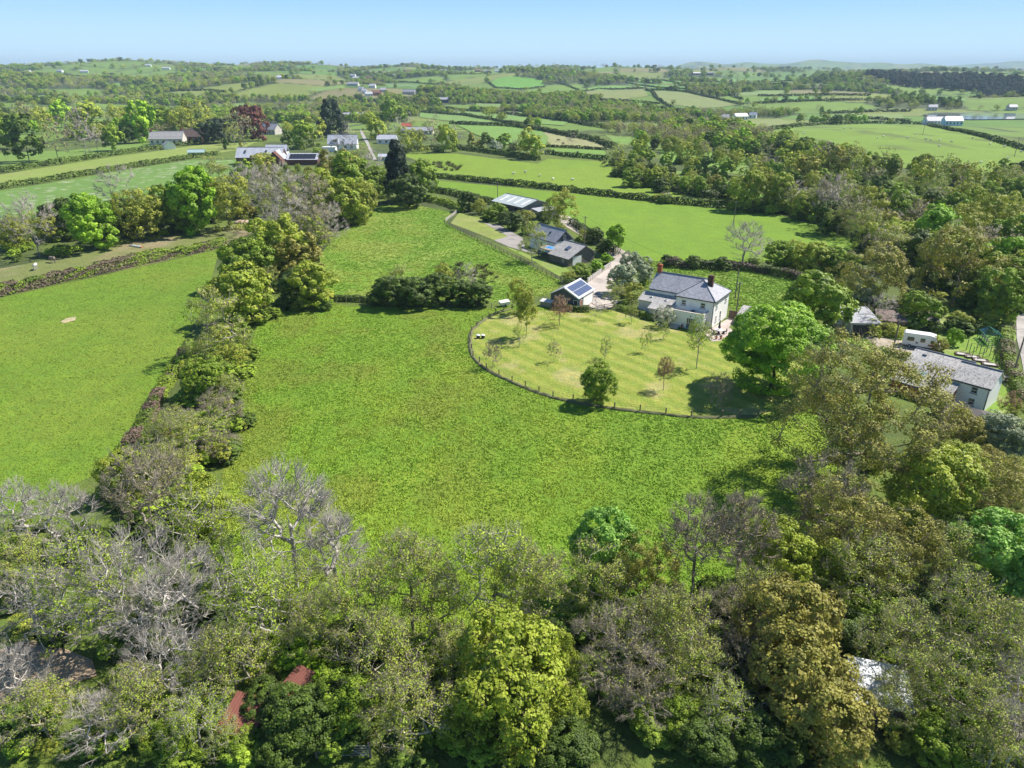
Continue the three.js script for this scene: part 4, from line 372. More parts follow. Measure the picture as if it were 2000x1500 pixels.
for (const [label, pts, h, w, kind, o] of [
  ['clipped dark hedge below the parkland trees', [[-253.02,-349.06], [-251.95,-362.21], [-244.44,-401.34], [-236.23,-441.81], [-229.22,-476.70], [-219.83,-514.27], [-204.60,-544.25], [-187.50,-565.05]], 2.3, 2.4, 'dark', {}],
  ['clipped dark hedge below the yellow green strip', [[-217.51,-297.30], [-215.76,-307.31], [-209.96,-337.71], [-202.48,-368.68], [-191.72,-395.50], [-182.78,-424.41], [-174.62,-444.74]], 2.2, 2.2, 'dark', {}],
  ['long thick hedge below the horse paddock', [[-117.53,-146.39], [-114.95,-154.13], [-109.11,-163.68], [-102.21,-173.62], [-94.55,-184.76], [-87.51,-193.97], [-82.40,-203.04]], 2.2, 2.8, 'green', { mix: brownHedge, ragged: .16 }],
  ['brown leafed clipped hedge beside the left hand pasture'.replace('left hand ', 'smooth '), [[-58.67,-121.47], [-56.42,-110.35], [-54.59,-101.09], [-52.20,-90.45], [-50.49,-82.13]], 1.5, 1.7, 'green', { mix: [.30, .20, .15], s: .3 }],
  ['long dark hedge between the sheep field and hay field', [[-39.28,-347.67], [-18.59,-332.56], [0.00,-320.38], [17.39,-309.68], [31.42,-297.56], [46.28,-285.15], [58.34,-274.96], [75.17,-265.02], [86.96,-263.01]], 2.1, 2.5, 'dark', { ragged: .2 }],
  ['dark hedge along the top of the sheep field', [[-72.44,-470.55], [-52.08,-473.71], [-36.81,-478.55], [-12.35,-448.33], [2.97,-430.30], [14.83,-412.77]], 2.4, 3, 'dark', {}],
  ['dark hedge below the paddock with grazing horses', [[20.58,-446.23], [32.63,-430.11], [43.55,-420.67], [52.58,-409.11]], 2, 2.6, 'dark', {}],
  ['hedge between the pale horse field and its green paddock', [[22.52,-482.76], [39.16,-475.44], [58.40,-461.92]], 1.4, 2, 'dark', {}],
  ['overgrown dark hedge behind the house field', [[39.55,-179.82], [45.62,-177.54], [52.06,-177.28], [58.03,-175.51], [63.09,-171.32], [68.33,-165.03], [74.76,-157.15]], 2.0, 2.6, 'dark', { mix: [.2, .15, .1], ragged: .25 }],
  ['clipped hedge between the paddock corner and the barns', [[-42.87,-289.69], [-33.69,-280.56], [-24.93,-270.83], [-19.48,-261.26]], 1.9, 2.4, 'green', {}],
  ['dark hedge beyond the paddock corner hedge', [[-33.99,-302.24], [-24.91,-294.83], [-13.88,-280.70], [-7.69,-271.53]], 2.2, 2.2, 'dark', {}],
  ['low hedge joining the shrub row to the hedgerow trees', [[-40.09,-148.83], [-34.55,-148.95], [-29.99,-148.33]], 1.2, 1.6, 'dark', {}],
  ['clipped hedge beside the country road', [[96.98,-131.78], [89.56,-120.96], [84.09,-111.46], [80.10,-103.03], [76.74,-95.52]], 1.6, 1.8, 'green', { mix: [.25, .22, .1] }],
  ['low dark hedge along the cottage drive', [[65.29,-118.27], [66.99,-117.08], [68.76,-115.20], [69.91,-113.13]], 1.1, 1.2, 'green', { s: .24 }],
  ['clipped box hedge in front of the grey garage', [[11.20,-143.17], [13.38,-142.09], [16.05,-142.09]], 1.3, 1.3, 'dark', { s: .24 }],
  ['low hedge along the foot of the farmhouse lean-to', [[22.18,-143.87], [24.01,-141.69], [26.33,-139.56], [28.65,-136.16]], .9, 1.2, 'green', { s: .22 }],
  ['bushy hedge along the farm lane opposite the hay field', [[19.28,-234.32], [23.30,-215.61], [26.12,-202.47], [28.73,-192.44]], 1.6, 2, 'dark', { ragged: .2 }],
  ['ragged hedge bordering the green valley field', [[56.35,-397.24], [56.79,-338.96], [63.22,-310.66], [73.74,-290.75], [82.80,-272.09]], 2.2, 4, 'dark', { ragged: .3, mix: [.2, .22, .06] }],
  ['hedge along the crest of the hill pasture', [[176.82,-552.54], [226.40,-617.45], [291.71,-717.17], [394.09,-831.15], [443.58,-818.13]], 2.2, 3, 'dark', {}],
  ['hedge descending beside the hill pasture', [[423.21,-768.40], [360.84,-616.89], [323.79,-521.71], [298.91,-454.65], [292.56,-421.21]], 2.2, 3, 'dark', {}],
]) hedge(label, pts, h, w, kind, o);
const FARH = FARHEDGES;
FARH.forEach((pts) => hedge('dark hedgerow dividing far fields on the hills', pts, 2.6, 4, 'dark', { group: 'hedgerows between far fields', mix: [.10, .14, .03], ragged: .3 }));
// ---------- far woods ----------
const keep = HOUSES.map(h => [h[0], h[1]]);
const clearOf = (x, z) => { for (const [a, b] of keep) { const d = Math.hypot(a, b), t = (x * a + z * b) / (d * d), off = Math.abs(x * b - z * a) / d; if (off < 13 && t < 1.03 && t > 1 - 60 / d) return false; } return true; };
const inWood = (x, z) => WOODS.some(w => inside(w, x, z));
{
  const kinds = ['green', 'olive', 'fresh', 'brown', 'dark', 'yellow', 'bud', 'pine'], lists = kinds.map(() => []), R = RNG(4242);
  const boxes = fields.map(f => [Math.min(...f.map(p => p[0])), Math.max(...f.map(p => p[0])), Math.min(...f.map(p => p[1])), Math.max(...f.map(p => p[1]))]);
  const open = (x, z) => { for (let k = 0; k < fields.length; k++) { const b = boxes[k]; if (x > b[0] && x < b[1] && z > b[2] && z < b[3] && inside(fields[k], x, z)) return true; } return false; };
  for (let r = 400; r < 4300;) {
    const step = r < 700 ? 7.2 : 7.2 + (r - 700) * .0062, lim = 42 * PI / 180;
    for (let a = -lim; a < lim; a += step / r) {
      const x = (r + (R() - .5) * step) * sin(a + (R() - .5) * step / r), z = -(r + (R() - .5) * step) * cos(a), d = Math.hypot(x, z); if (open(x, z) || !clearOf(x, z)) continue;
      let p, wood = inWood(x, z);
      if (inside(PINEWOOD, x, z)) p = .97; else if (wood) p = .85; else if (d < 640) p = 0; else { const [id, e] = patch(x, z); p = id > woodShare(x, z) ? (e < 4.5 + d * .0014 ? .75 : .004) : .88; if (d < 760) p *= .8; }
      if (R() > p) continue;
      const n = fbm(x / 70, z / 70, 3), u = R(); let k = n > .62 ? (u < .5 ? 3 : u < .75 ? 6 : 1) : n < .36 ? (u < .5 ? 4 : 0) : u < .3 ? 0 : u < .52 ? 1 : u < .66 ? 2 : u < .74 ? 3 : u < .84 ? 5 : u < .92 ? 6 : 4;
      if (inside(PINEWOOD, x, z)) k = 7;
      const hgt = (k === 7 ? 13 : 5.5) + 4.5 * R(); lists[k].push([x, z, hgt * (1 + Math.max(0, d - 1200) * .00022), (.42 + .14 * R()) * hgt * (k === 7 ? .95 : 1) * (1 + Math.max(0, d - 1200) * .0005), R() * 6.28, .78 + .44 * R()]);
    }
    r += step * .9;
  }
  lists.forEach((L, k) => {
    if (!L.length) return; const P = proto(kinds[k], 1, k === 7 ? 'cone' : 'round', 5), g = P.leaf ? mergeGeometries([P.wood, P.leaf]) : P.wood, I = shade(new THREE.InstancedMesh(g, leafFar, L.length)), o = new THREE.Object3D();
    L.forEach(([x, z, h, r, t, v], i) => { o.position.set(x, land(x, z) - .2, z); o.rotation.y = t; o.scale.set(r / 4.5, h / 9.8, r / 4.5); o.updateMatrix(); I.setMatrixAt(i, o.matrix); I.setColorAt(i, new THREE.Color(v, v, v)); });
    I.name = numbered('distant_woodland'); scene.add(I); tag(I, { green: 'far mass of mid green trees covering the hills', olive: 'far mass of olive trees covering the hills', fresh: 'far mass of fresh green trees covering the hills', brown: 'far mass of leafless brown trees on the hills', dark: 'far mass of dark green trees on the hills', yellow: 'far mass of yellow green trees on the hills', bud: 'far mass of budding brownish trees on the hills', pine: 'dark conifer plantation on the far hills' }[kinds[k]], 'woodland', null, 'stuff'); console.log(kinds[k], L.length);
  });
}
// ---------- grass ----------
function tuftGeo(n, h, sp, seed) { const R = RNG(seed), b = new GB(); for (let k = 0; k < n; k++) { const t = 2 * PI * R(), d = sp * Math.sqrt(R()), x = cos(t) * d, z = sin(t) * d, u = R() * 2 * PI, w = .05 + .04 * R(), hh = h * (.6 + .7 * R()), lx = (R() - .5) * 2.4 * h, lz = (R() - .5) * 2.4 * h, v = .75 + .5 * R(), c = [v, v, v]; const a = b.v(x - cos(u) * w, -.02, z - sin(u) * w, c), e = b.v(x + cos(u) * w, -.02, z + sin(u) * w, c), f = b.v(x + lx, hh, z + lz, c); b.tri(a, e, f); } return b.geo(); }
function grass(label, poly, count, h, col, seed, except) {
  const R = RNG(seed), xs = poly.map(p => p[0]), zs = poly.map(p => p[1]), x0 = Math.min(...xs), x1 = Math.max(...xs), z0 = Math.min(...zs), z1 = Math.max(...zs), I = shade(new THREE.InstancedMesh(tuftGeo(9, h, .17, seed), leafFar, count)), o = new THREE.Object3D(); let n = 0;
  for (let t = 0; n < count && t < count * 8; t++) { const x = x0 + (x1 - x0) * R(), z = z0 + (z1 - z0) * R(), d = Math.hypot(x, z); if (Math.abs(x) > -z * .80 + 6 || R() > Math.min(1, 95 / d) || !inside(poly, x, z) || (except && inside(except, x, z))) continue; const q = fbm(x / 1.6, z / 1.6, 3);  o.position.set(x, land(x, z) + .02, z); o.rotation.y = R() * 6.28; const s = (.55 + .6 * R()) * (.6 + .8 * q); o.scale.set(s * 1.25, s, s * 1.25); o.updateMatrix(); I.setMatrixAt(n, o.matrix); const c = col(x, z, q), v = 1.12 + .4 * R(); I.setColorAt(n, new THREE.Color(c[0] * v, c[1] * v, c[2] * v)); n++; }
  I.count = n; I.name = numbered('grass'); scene.add(I); tag(I, label, 'grass', null, 'stuff');
}
grass('tufted meadow grass round the fenced lawn', MEADOW, 60000, .085, (x, z, q) => mixc(mixc([.145, .26, .009], [.215, .295, .016], ss(.38, .66, fbm(x / 9, z / 15, 4))), [.195, .21, .02], .45 * ss(.52, .7, fbm(x / 7 + 31, z / 10 + 2, 4)) * ss(8, -14, x)), 11, LAWN);
grass('short pasture grass beside the hedgerow', LEFTF, 18000, .07, (x, z) => mixc([.15, .25, .014], [.21, .265, .03], fbm(x / 12, z / 20)), 12);
grass('rough paddock grass behind the shrub row', CENTRAL, 24000, .18, (x, z) => mixc([.16, .28, .015], [.26, .32, .04], ss(.4, .66, fbm(x / 8, z / 10))), 13);
grass('long grass in the small field behind the farmhouse', HOUSEF, 8000, .2, (x, z) => mixc([.16, .29, .015], [.24, .32, .03], fbm(x / 6, z / 6)), 14);

// ---------- undergrowth and rushes ----------
{
  const R = RNG(77), kinds = ['dark', 'green', 'olive'], L = kinds.map(() => []);
  for (const [zone, n, lo, hi] of [['wood', 5, .8, 2.0], ['hedge', 14, 1.0, 2.6], ['belt', 5, 1.4, 3.0], ['rwood', 6, 1.2, 3.0], ['valley', 7, 1.4, 3.4], ['pines', 4, 1.2, 2.5], ['backshrub', 3, 1, 2.2], ['shrubs', 2, .8, 1.6], ['barntrees', 3, 1, 2], ['village', 3, 1.2, 2.4], ['bigolive', 10, 1, 2], ['lanebush', 3, .8, 1.5], ['greyshrub', 2, .8, 1.5]]) for (const [k, x, z, h, r] of PLANTS[zone][2]) for (let i = 0; i < n; i++) {
    const a = R() * 2 * PI, d = r * 1.05 * Math.sqrt(R()), px = x + cos(a) * d, pz = z + sin(a) * d; if (zone !== 'valley' && zone !== 'hedge' && fields.some(f => inside(f, px, pz))) continue; if (zone === 'hedge' && (inside(MEADOW, px, pz) || inside(LEFTF, px, pz)) && R() < .35) continue; if (inside(LAWN, px, pz) || inside(DRIVE, px, pz) || inside(EARTH, px, pz)) continue;
    const hh = lo + (hi - lo) * R(); L[R() < .4 ? 0 : R() < .7 ? 1 : 2].push([px, pz, hh, hh * (.55 + .4 * R())]);
  }
  L.forEach((list, k) => { const P = proto(kinds[k], 2, 'bush', 9), g = mergeGeometries([P.wood, P.leaf]), I = shade(new THREE.InstancedMesh(g, leafFar, list.length)), o = new THREE.Object3D(); list.forEach(([x, z, h, r], i) => { o.position.set(x, land(x, z) - .05, z); o.rotation.y = R() * 6.28; o.scale.set(r / 4.4, h / 9.6, r / 4.4); o.updateMatrix(); I.setMatrixAt(i, o.matrix); const v = .75 + .5 * R(); I.setColorAt(i, new THREE.Color(v, v, v)); }); I.name = numbered('undergrowth'); scene.add(I); tag(I, ['dark green undergrowth filling the hedgerows and woods', 'mid green undergrowth filling the hedgerows and woods', 'olive undergrowth filling the hedgerows and woods'][k], 'undergrowth', null, 'stuff'); });
  const rg = tuftGeo(46, .75, .45, 5), spots = []; for (const [x0, z0, n, sp] of [[-10.93,-174.86, 26, 5], [-14.24,-167.59, 20, 5], [-7.44,-167.86, 14, 4], [-16.91,-177.12, 10, 4], [-38.11,-393.01, 22, 7], [-32.70,-376.84, 16, 6], [52.30,-397.87, 14, 6]]) for (let i = 0; i < n; i++) spots.push([x0 + (R() - .5) * 2 * sp, z0 + (R() - .5) * 2.6 * sp]); const I = shade(new THREE.InstancedMesh(rg, leafFar, spots.length)), o = new THREE.Object3D(); spots.forEach(([x, z], i) => { o.position.set(x, land(x, z), z); o.rotation.y = R() * 6; o.scale.setScalar(.7 + R() * (z < -300 ? 1.6 : .6)); o.updateMatrix(); I.setMatrixAt(i, o.matrix); I.setColorAt(i, new THREE.Color(.11, .12, .03)); }); I.name = 'rushes'; scene.add(I); tag(I, 'dark clumps of rushes growing in the rough paddocks', 'rushes', null, 'stuff');
}
{ // dense stands that close the hedgerows and woods
  const kinds = ['green', 'olive', 'bud', 'brown', 'yellow', 'dark', 'golden', 'bare'], L = kinds.map(() => []), R = RNG(99), near = Object.values(PLANTS).flatMap(p => p[2]);
  FILL.forEach(([poly, step, lo, hi], i) => { const xs = poly.map(p => p[0]), zs = poly.map(p => p[1]); for (let x = Math.min(...xs); x < Math.max(...xs); x += step) for (let z = Math.min(...zs); z < Math.max(...zs); z += step) { const px = x + (R() - .5) * step * .9, pz = z + (R() - .5) * step * .9; if (!inside(poly, px, pz) || near.some(q => Math.hypot(q[1] - px, q[2] - pz) < q[4] * .45) || [COTDRIVE, COTGARDEN, LAWN, DRIVE, RROAD].some(f => inside(f, px, pz)) || (i > 6 ? inside(MEADOW, px, pz) || inside(LEFTF, px, pz) : [HAY, SHEEPF, HILLF, PADDOCK, CENTRAL, HOUSEF].some(f => inside(f, px, pz)))) continue; const n = fbm(px / 22 + 7, pz / 22, 2), u = R(), k = n > .58 ? (u < .45 ? 3 : u < .75 ? 2 : u < .85 ? 7 : 1) : n < .4 ? (u < .4 ? 0 : u < .6 ? 5 : u < .8 ? 4 : 1) : u < .3 ? 1 : u < .5 ? 0 : u < .65 ? 2 : u < .78 ? 6 : u < .9 ? 4 : 3; const h = lo + (hi - lo) * R(); L[k].push([px, pz, h, h * (.42 + .14 * R())]); } });
  L.forEach((list, k) => { if (!list.length) return; const P = proto(kinds[k], 2, 'round', 0), g = P.leaf ? mergeGeometries([P.wood, P.leaf]) : P.wood, I = shade(new THREE.InstancedMesh(g, leafMat, list.length)), o = new THREE.Object3D(); list.forEach(([x, z, h, r], i) => { o.position.set(x, land(x, z) - .1, z); o.rotation.y = R() * 6.28; o.scale.set(r / 4.5, h / 9.8, r / 4.5); o.updateMatrix(); I.setMatrixAt(i, o.matrix); const v = .8 + .4 * R(); I.setColorAt(i, new THREE.Color(v, v, v)); }); I.name = numbered('thicket'); scene.add(I); tag(I, 'thicket of ' + SHORT[kinds[k]] + ' growth closing the hedgerows and valley woods', 'thicket', null, 'stuff'); console.log('fill', kinds[k], list.length); });
}

// ---------- buildings ----------
const slateMap = dataTex(512, (u, v, i, j) => { const row = Math.floor(v * 32), col = Math.floor(u * 24 + (row % 2) * .5), t = hash2(col % 24, row), e = (v * 32 - row) < .1 ? .75 : 1, l = tnoise(u, v, 9, 4, 21); let q = (.52 + .26 * t + (l - .5) * .5) * e; return [q * 1.0, q * 1.0, q * 1.04]; });
const lichenMap = dataTex(512, (u, v) => { const row = Math.floor(v * 30), col = Math.floor(u * 22 + (row % 2) * .5), t = hash2(col % 22, row + 9), l = tnoise(u, v, 26, 3, 23), d = tnoise(u, v, 6, 4, 25); let q = .62 + .2 * t + (d - .5) * .4; if (l > .60) q *= .55; return [q * 1.02, q, q * .98]; });
const wallMap = dataTex(256, (u, v) => { const q = .95 + (tnoise(u, v, 6, 4, 31) - .5) * .16; return [q, q * .995, q * .985]; });
const stoneMap = dataTex(512, (u, v) => { const row = Math.floor(v * 22), col = Math.floor(u * 14 + hash2(row, 5) * 3), t = hash2(((col % 14) + 14) % 14, row), l = tnoise(u, v, 20, 3, 33); const q = .45 + .4 * t + (l - .5) * .5; return [q, q * .95, q * .88]; });
const brickMap = dataTex(512, (u, v) => { const row = Math.floor(v * 40), uu = u * 14 + (row % 2) * .5, col = Math.floor(uu), m = v * 40 - row < .15 || uu - col < .06, t = hash2(col % 14, row + 50); const q = .75 + .4 * t; return m ? [.75, .7, .62] : [q, q * .86, q * .8]; });
const ribMap = dataTex(256, (u) => .72 + .28 * Math.abs(sin(u * PI * 16)));
const M = (c, o = {}) => new THREE.MeshStandardMaterial({ color: new THREE.Color(...c), roughness: .85, ...o });
const mat = {
  white: M([.92, .91, .88], { map: wallMap }), cream: M([.70, .64, .58], { map: wallMap }), slate: M([.52, .52, .55], { map: slateMap, bumpMap: slateMap, bumpScale: .015, roughness: .6 }), oldSlate: M([.58, .56, .55], { map: lichenMap, bumpMap: lichenMap, bumpScale: .02, roughness: .75 }), paleSlate: M([.72, .74, .78], { map: slateMap, bumpMap: slateMap, bumpScale: .01, roughness: .45 }),
  stone: M([.26, .235, .215], { map: stoneMap, bumpMap: stoneMap, bumpScale: .04 }), brick: M([.17, .075, .055], { map: brickMap }), redBrick: M([.42, .13, .06], { map: brickMap }), darkBrick: M([.11, .055, .045], { map: brickMap }), timber: M([.085, .10, .12], { map: ribMap, bumpMap: ribMap, bumpScale: .02 }), timberBrown: M([.17, .12, .085], { map: ribMap }), greyWood: M([.30, .27, .24], { map: wallMap }), metalRoof: M([.50, .55, .54], { map: ribMap, bumpMap: ribMap, bumpScale: .03, roughness: .45 }), skylight: M([.78, .78, .70], { roughness: .4 }), sheet: M([.40, .40, .42], { map: ribMap, bumpMap: ribMap, bumpScale: .03, roughness: .5 }), rust: M([.24, .085, .06], { map: ribMap, bumpMap: ribMap, bumpScale: .03 }), felt: M([.115, .10, .095], { map: wallMap }), lead: M([.16, .17, .20], { roughness: .55 }), trim: M([.80, .80, .78]), dark: M([.04, .04, .045]), gutter: M([.06, .06, .065]), glass: new THREE.MeshPhysicalMaterial({ color: new THREE.Color(.03, .04, .05), roughness: .06, clearcoat: 1 }), solar: new THREE.MeshPhysicalMaterial({ color: new THREE.Color(.10, .12, .20), roughness: .15, clearcoat: 1, clearcoatRoughness: .05 }), solarDark: M([.02, .022, .03], { roughness: .35 }), blue: M([.05, .25, .62], { roughness: .5 }), door: M([.33, .10, .045]), post: M([.21, .17, .13]), paleFence: M([.55, .50, .46]), pole: M([.20, .165, .13]), wire: M([.05, .05, .05]), green: M([.05, .20, .13], { roughness: .5 }), concrete: M([.5, .47, .43], { map: wallMap }), terracotta: M([.45, .17, .09]),
};
function boxUV(g, s = 4) { const q = g.index ? g.toNonIndexed() : g, p = q.attributes.position; q.computeVertexNormals(); const n = q.attributes.normal, uv = new Float32Array(p.count * 2); for (let i = 0; i < p.count; i++) { const x = p.getX(i), y = p.getY(i), z = p.getZ(i), a = Math.abs(n.getX(i)), b = Math.abs(n.getY(i)), c = Math.abs(n.getZ(i)); const U = b > .95 ? x : a > c ? z : x, W = b > .95 ? z : y; uv[2 * i] = U / s; uv[2 * i + 1] = W / s; } q.setAttribute('uv', new THREE.BufferAttribute(uv, 2)); return q; }
const box = (x0, x1, y0, y1, z0, z1) => new THREE.BoxGeometry(x1 - x0, y1 - y0, z1 - z0).translate((x0 + x1) / 2, (y0 + y1) / 2, (z0 + z1) / 2);
const join = (list) => mergeGeometries(list.map(g => { const q = g.index ? g.toNonIndexed() : g; if (!q.attributes.normal) q.computeVertexNormals(); for (const k of Object.keys(q.attributes)) if (!['position', 'normal', 'uv'].includes(k)) q.deleteAttribute(k); return q; }));
// flat slab of thickness t under the quad a b c d (uv in metres along its edges)
function slab(a, b, c, d, t = .14, s = 4) {
  const A = V(...a), B = V(...b), Cc = V(...c), D = V(...d), n = B.clone().sub(A).cross(D.clone().sub(A)).normalize(); if (n.y < 0) n.negate(); const off = n.clone().multiplyScalar(-t), top = [A, B, Cc, D], bot = top.map(p => p.clone().add(off)), P = [], U = [], w = A.distanceTo(B) / s, h = A.distanceTo(D) / s;
  const tri = (x, y, z, u, v, k) => { P.push(...x.toArray(), ...y.toArray(), ...z.toArray()); U.push(...u, ...v, ...k); };
  const quad = (p, q, r, o, nn, u) => { const m = q.clone().sub(p).cross(o.clone().sub(p)); if (m.dot(nn) < 0) { [q, o] = [o, q]; u = [u[0], u[3], u[2], u[1]]; } tri(p, q, r, u[0], u[1], u[2]); tri(p, r, o, u[0], u[2], u[3]); };
  const uv = [[0, 0], [w, 0], [w, h], [0, h]]; quad(...top, n, uv); quad(...bot, n.clone().negate(), uv); const mid = A.clone().add(B).add(Cc).add(D).multiplyScalar(.25);
  for (let k = 0; k < 4; k++) { const p = top[k], q = top[(k + 1) % 4], o = p.clone().add(q).multiplyScalar(.5).sub(mid); quad(p, q, bot[(k + 1) % 4], bot[k], o, [[0, 0], [.2, 0], [.2, .1], [0, .1]]); }
  const g = new THREE.BufferGeometry(); g.setAttribute('position', new THREE.Float32BufferAttribute(P, 3)); g.setAttribute('uv', new THREE.Float32BufferAttribute(U, 2)); g.computeVertexNormals(); return g;
}
function triSlab(a, b, c, t = .14, s = 4) { const A = V(...a), B = V(...b), Cc = V(...c), n = B.clone().sub(A).cross(Cc.clone().sub(A)).normalize(); if (n.y < 0) n.negate(); const o = n.clone().multiplyScalar(-t), P = [], U = []; const e1 = B.clone().sub(A).normalize(), e2 = n.clone().cross(e1), uv = p => [p.clone().sub(A).dot(e1) / s, p.clone().sub(A).dot(e2) / s]; const put = (p, q, r, nn) => { if (q.clone().sub(p).cross(r.clone().sub(p)).dot(nn) < 0) [q, r] = [r, q]; for (const k of [p, q, r]) { P.push(...k.toArray()); U.push(...uv(k)); } }; const T = [A, B, Cc], D = T.map(p => p.clone().add(o)), m = A.clone().add(B).add(Cc).divideScalar(3); put(...T, n); put(...D, n.clone().negate()); for (let k = 0; k < 3; k++) { const p = T[k], q = T[(k + 1) % 3], w = p.clone().add(q).multiplyScalar(.5).sub(m); put(p, q, D[(k + 1) % 3], w); put(p, D[(k + 1) % 3], D[k], w); } const g = new THREE.BufferGeometry(); g.setAttribute('position', new THREE.Float32BufferAttribute(P, 3)); g.setAttribute('uv', new THREE.Float32BufferAttribute(U, 2)); g.computeVertexNormals(); return g; }
// walls with gables at both x ends; ridge along x at z = rz
function gableWall(x0, x1, z0, z1, e0, e1, ridge, rz) { const s = new THREE.Shape([[-z1, -.3], [-z0, -.3], [-z0, e0], [-rz, ridge], [-z1, e1]].map(p => new THREE.Vector2(...p))); const g = new THREE.ExtrudeGeometry(s, { depth: x1 - x0, bevelEnabled: false }); g.rotateY(PI / 2); g.translate(x0, 0, 0); return boxUV(g); }
function gableRoof(t, m, x0, x1, z0, z1, e0, e1, ridge, rz, ov = .25) {
  const kf = (ridge - e1) / (z1 - rz), kb = (ridge - e0) / (rz - z0), up = .16, f = mesh('roof_slope', slab([x0 - ov, e1 - kf * ov + up, z1 + ov], [x1 + ov, e1 - kf * ov + up, z1 + ov], [x1 + ov, ridge + up, rz], [x0 - ov, ridge + up, rz]), m, t), b = mesh('roof_slope', slab([x0 - ov, e0 - kb * ov + up, z0 - ov], [x1 + ov, e0 - kb * ov + up, z0 - ov], [x1 + ov, ridge + up, rz], [x0 - ov, ridge + up, rz]), m, t);
  mesh('ridge_tiles', new THREE.CylinderGeometry(.13, .13, x1 - x0 + 2 * ov, 8).rotateZ(PI / 2).translate((x0 + x1) / 2, ridge + up + .02, rz), mat.lead, t); mesh('gutter', box(x0 - ov, x1 + ov, e1 - kf * ov - .06, e1 - kf * ov + .05, z1 + ov - .02, z1 + ov + .1), mat.gutter, t); return f;
}
// window on a wall: side f (+z), b (-z), r (+x), l (-x); c = wall plane, u = centre along it, y = bottom
function win(t, side, c, u, y, w, h, o = {}) {
  const g = new THREE.Group(); g.name = o.name ?? 'window'; t.add(g); g.rotation.y = { f: 0, r: PI / 2, b: PI, l: -PI / 2 }[side]; if (side === 'f') g.position.set(u, y, c); if (side === 'b') g.position.set(u, y, c); if (side === 'r' || side === 'l') g.position.set(c, y, u);
  const fr = o.frame ?? mat.trim, b = .07; mesh('frame', join([box(-w / 2, w / 2, 0, b, -.03, .05), box(-w / 2, w / 2, h - b, h, -.03, .05), box(-w / 2, -w / 2 + b, b, h - b, -.03, .05), box(w / 2 - b, w / 2, b, h - b, -.03, .05), ...(o.bars ?? [[0, 1]]).map(([v, hor]) => hor ? box(-w / 2 + b, w / 2 - b, h / 2 - .03, h / 2 + .03, -.03, .045) : box(v * w - .03, v * w + .03, b, h - b, -.03, .045))]), fr, g); mesh('pane', box(-w / 2 + b, w / 2 - b, b, h - b, -.03, .02), mat.glass, g); if (o.sill !== 0) mesh('sill', box(-w / 2 - .08, w / 2 + .08, -.1, -.005, -.03, .14), mat.lead, g); return g;
}
function door(t, side, c, u, w, h, m = mat.door, y = 0) { const g = new THREE.Group(); g.name = 'door'; t.add(g); g.rotation.y = { f: 0, r: PI / 2, b: PI, l: -PI / 2 }[side]; side === 'f' || side === 'b' ? g.position.set(u, y, c) : g.position.set(c, y, u); mesh('leaf', box(-w / 2, w / 2, .02, h, -.03, .05), m, g); mesh('door_frame', join([box(-w / 2 - .08, -w / 2, 0, h + .08, -.03, .07), box(w / 2, w / 2 + .08, 0, h + .08, -.03, .07), box(-w / 2, w / 2, h, h + .08, -.03, .07)]), mat.trim, g); mesh('handle', box(w / 2 - .16, w / 2 - .1, 1, 1.12, .05, .1), mat.lead, g); return g; }
function chimney(t, m, x, z, y0, y1, w = .8, pots = 2) { const c = mesh('chimney', boxUV(join([box(x - w / 2, x + w / 2, y0, y1, z - w * .35, z + w * .35), box(x - w / 2 - .07, x + w / 2 + .07, y1 - .22, y1 - .08, z - w * .35 - .07, z + w * .35 + .07)])), m, t); for (let k = 0; k < pots; k++) mesh('chimney_pot', new THREE.CylinderGeometry(.11, .13, .42, 10).translate(x - w / 4 + k * w / 2, y1 + .2, z), mat.terracotta, c); }
const turnOf = deg => -deg * PI / 180;

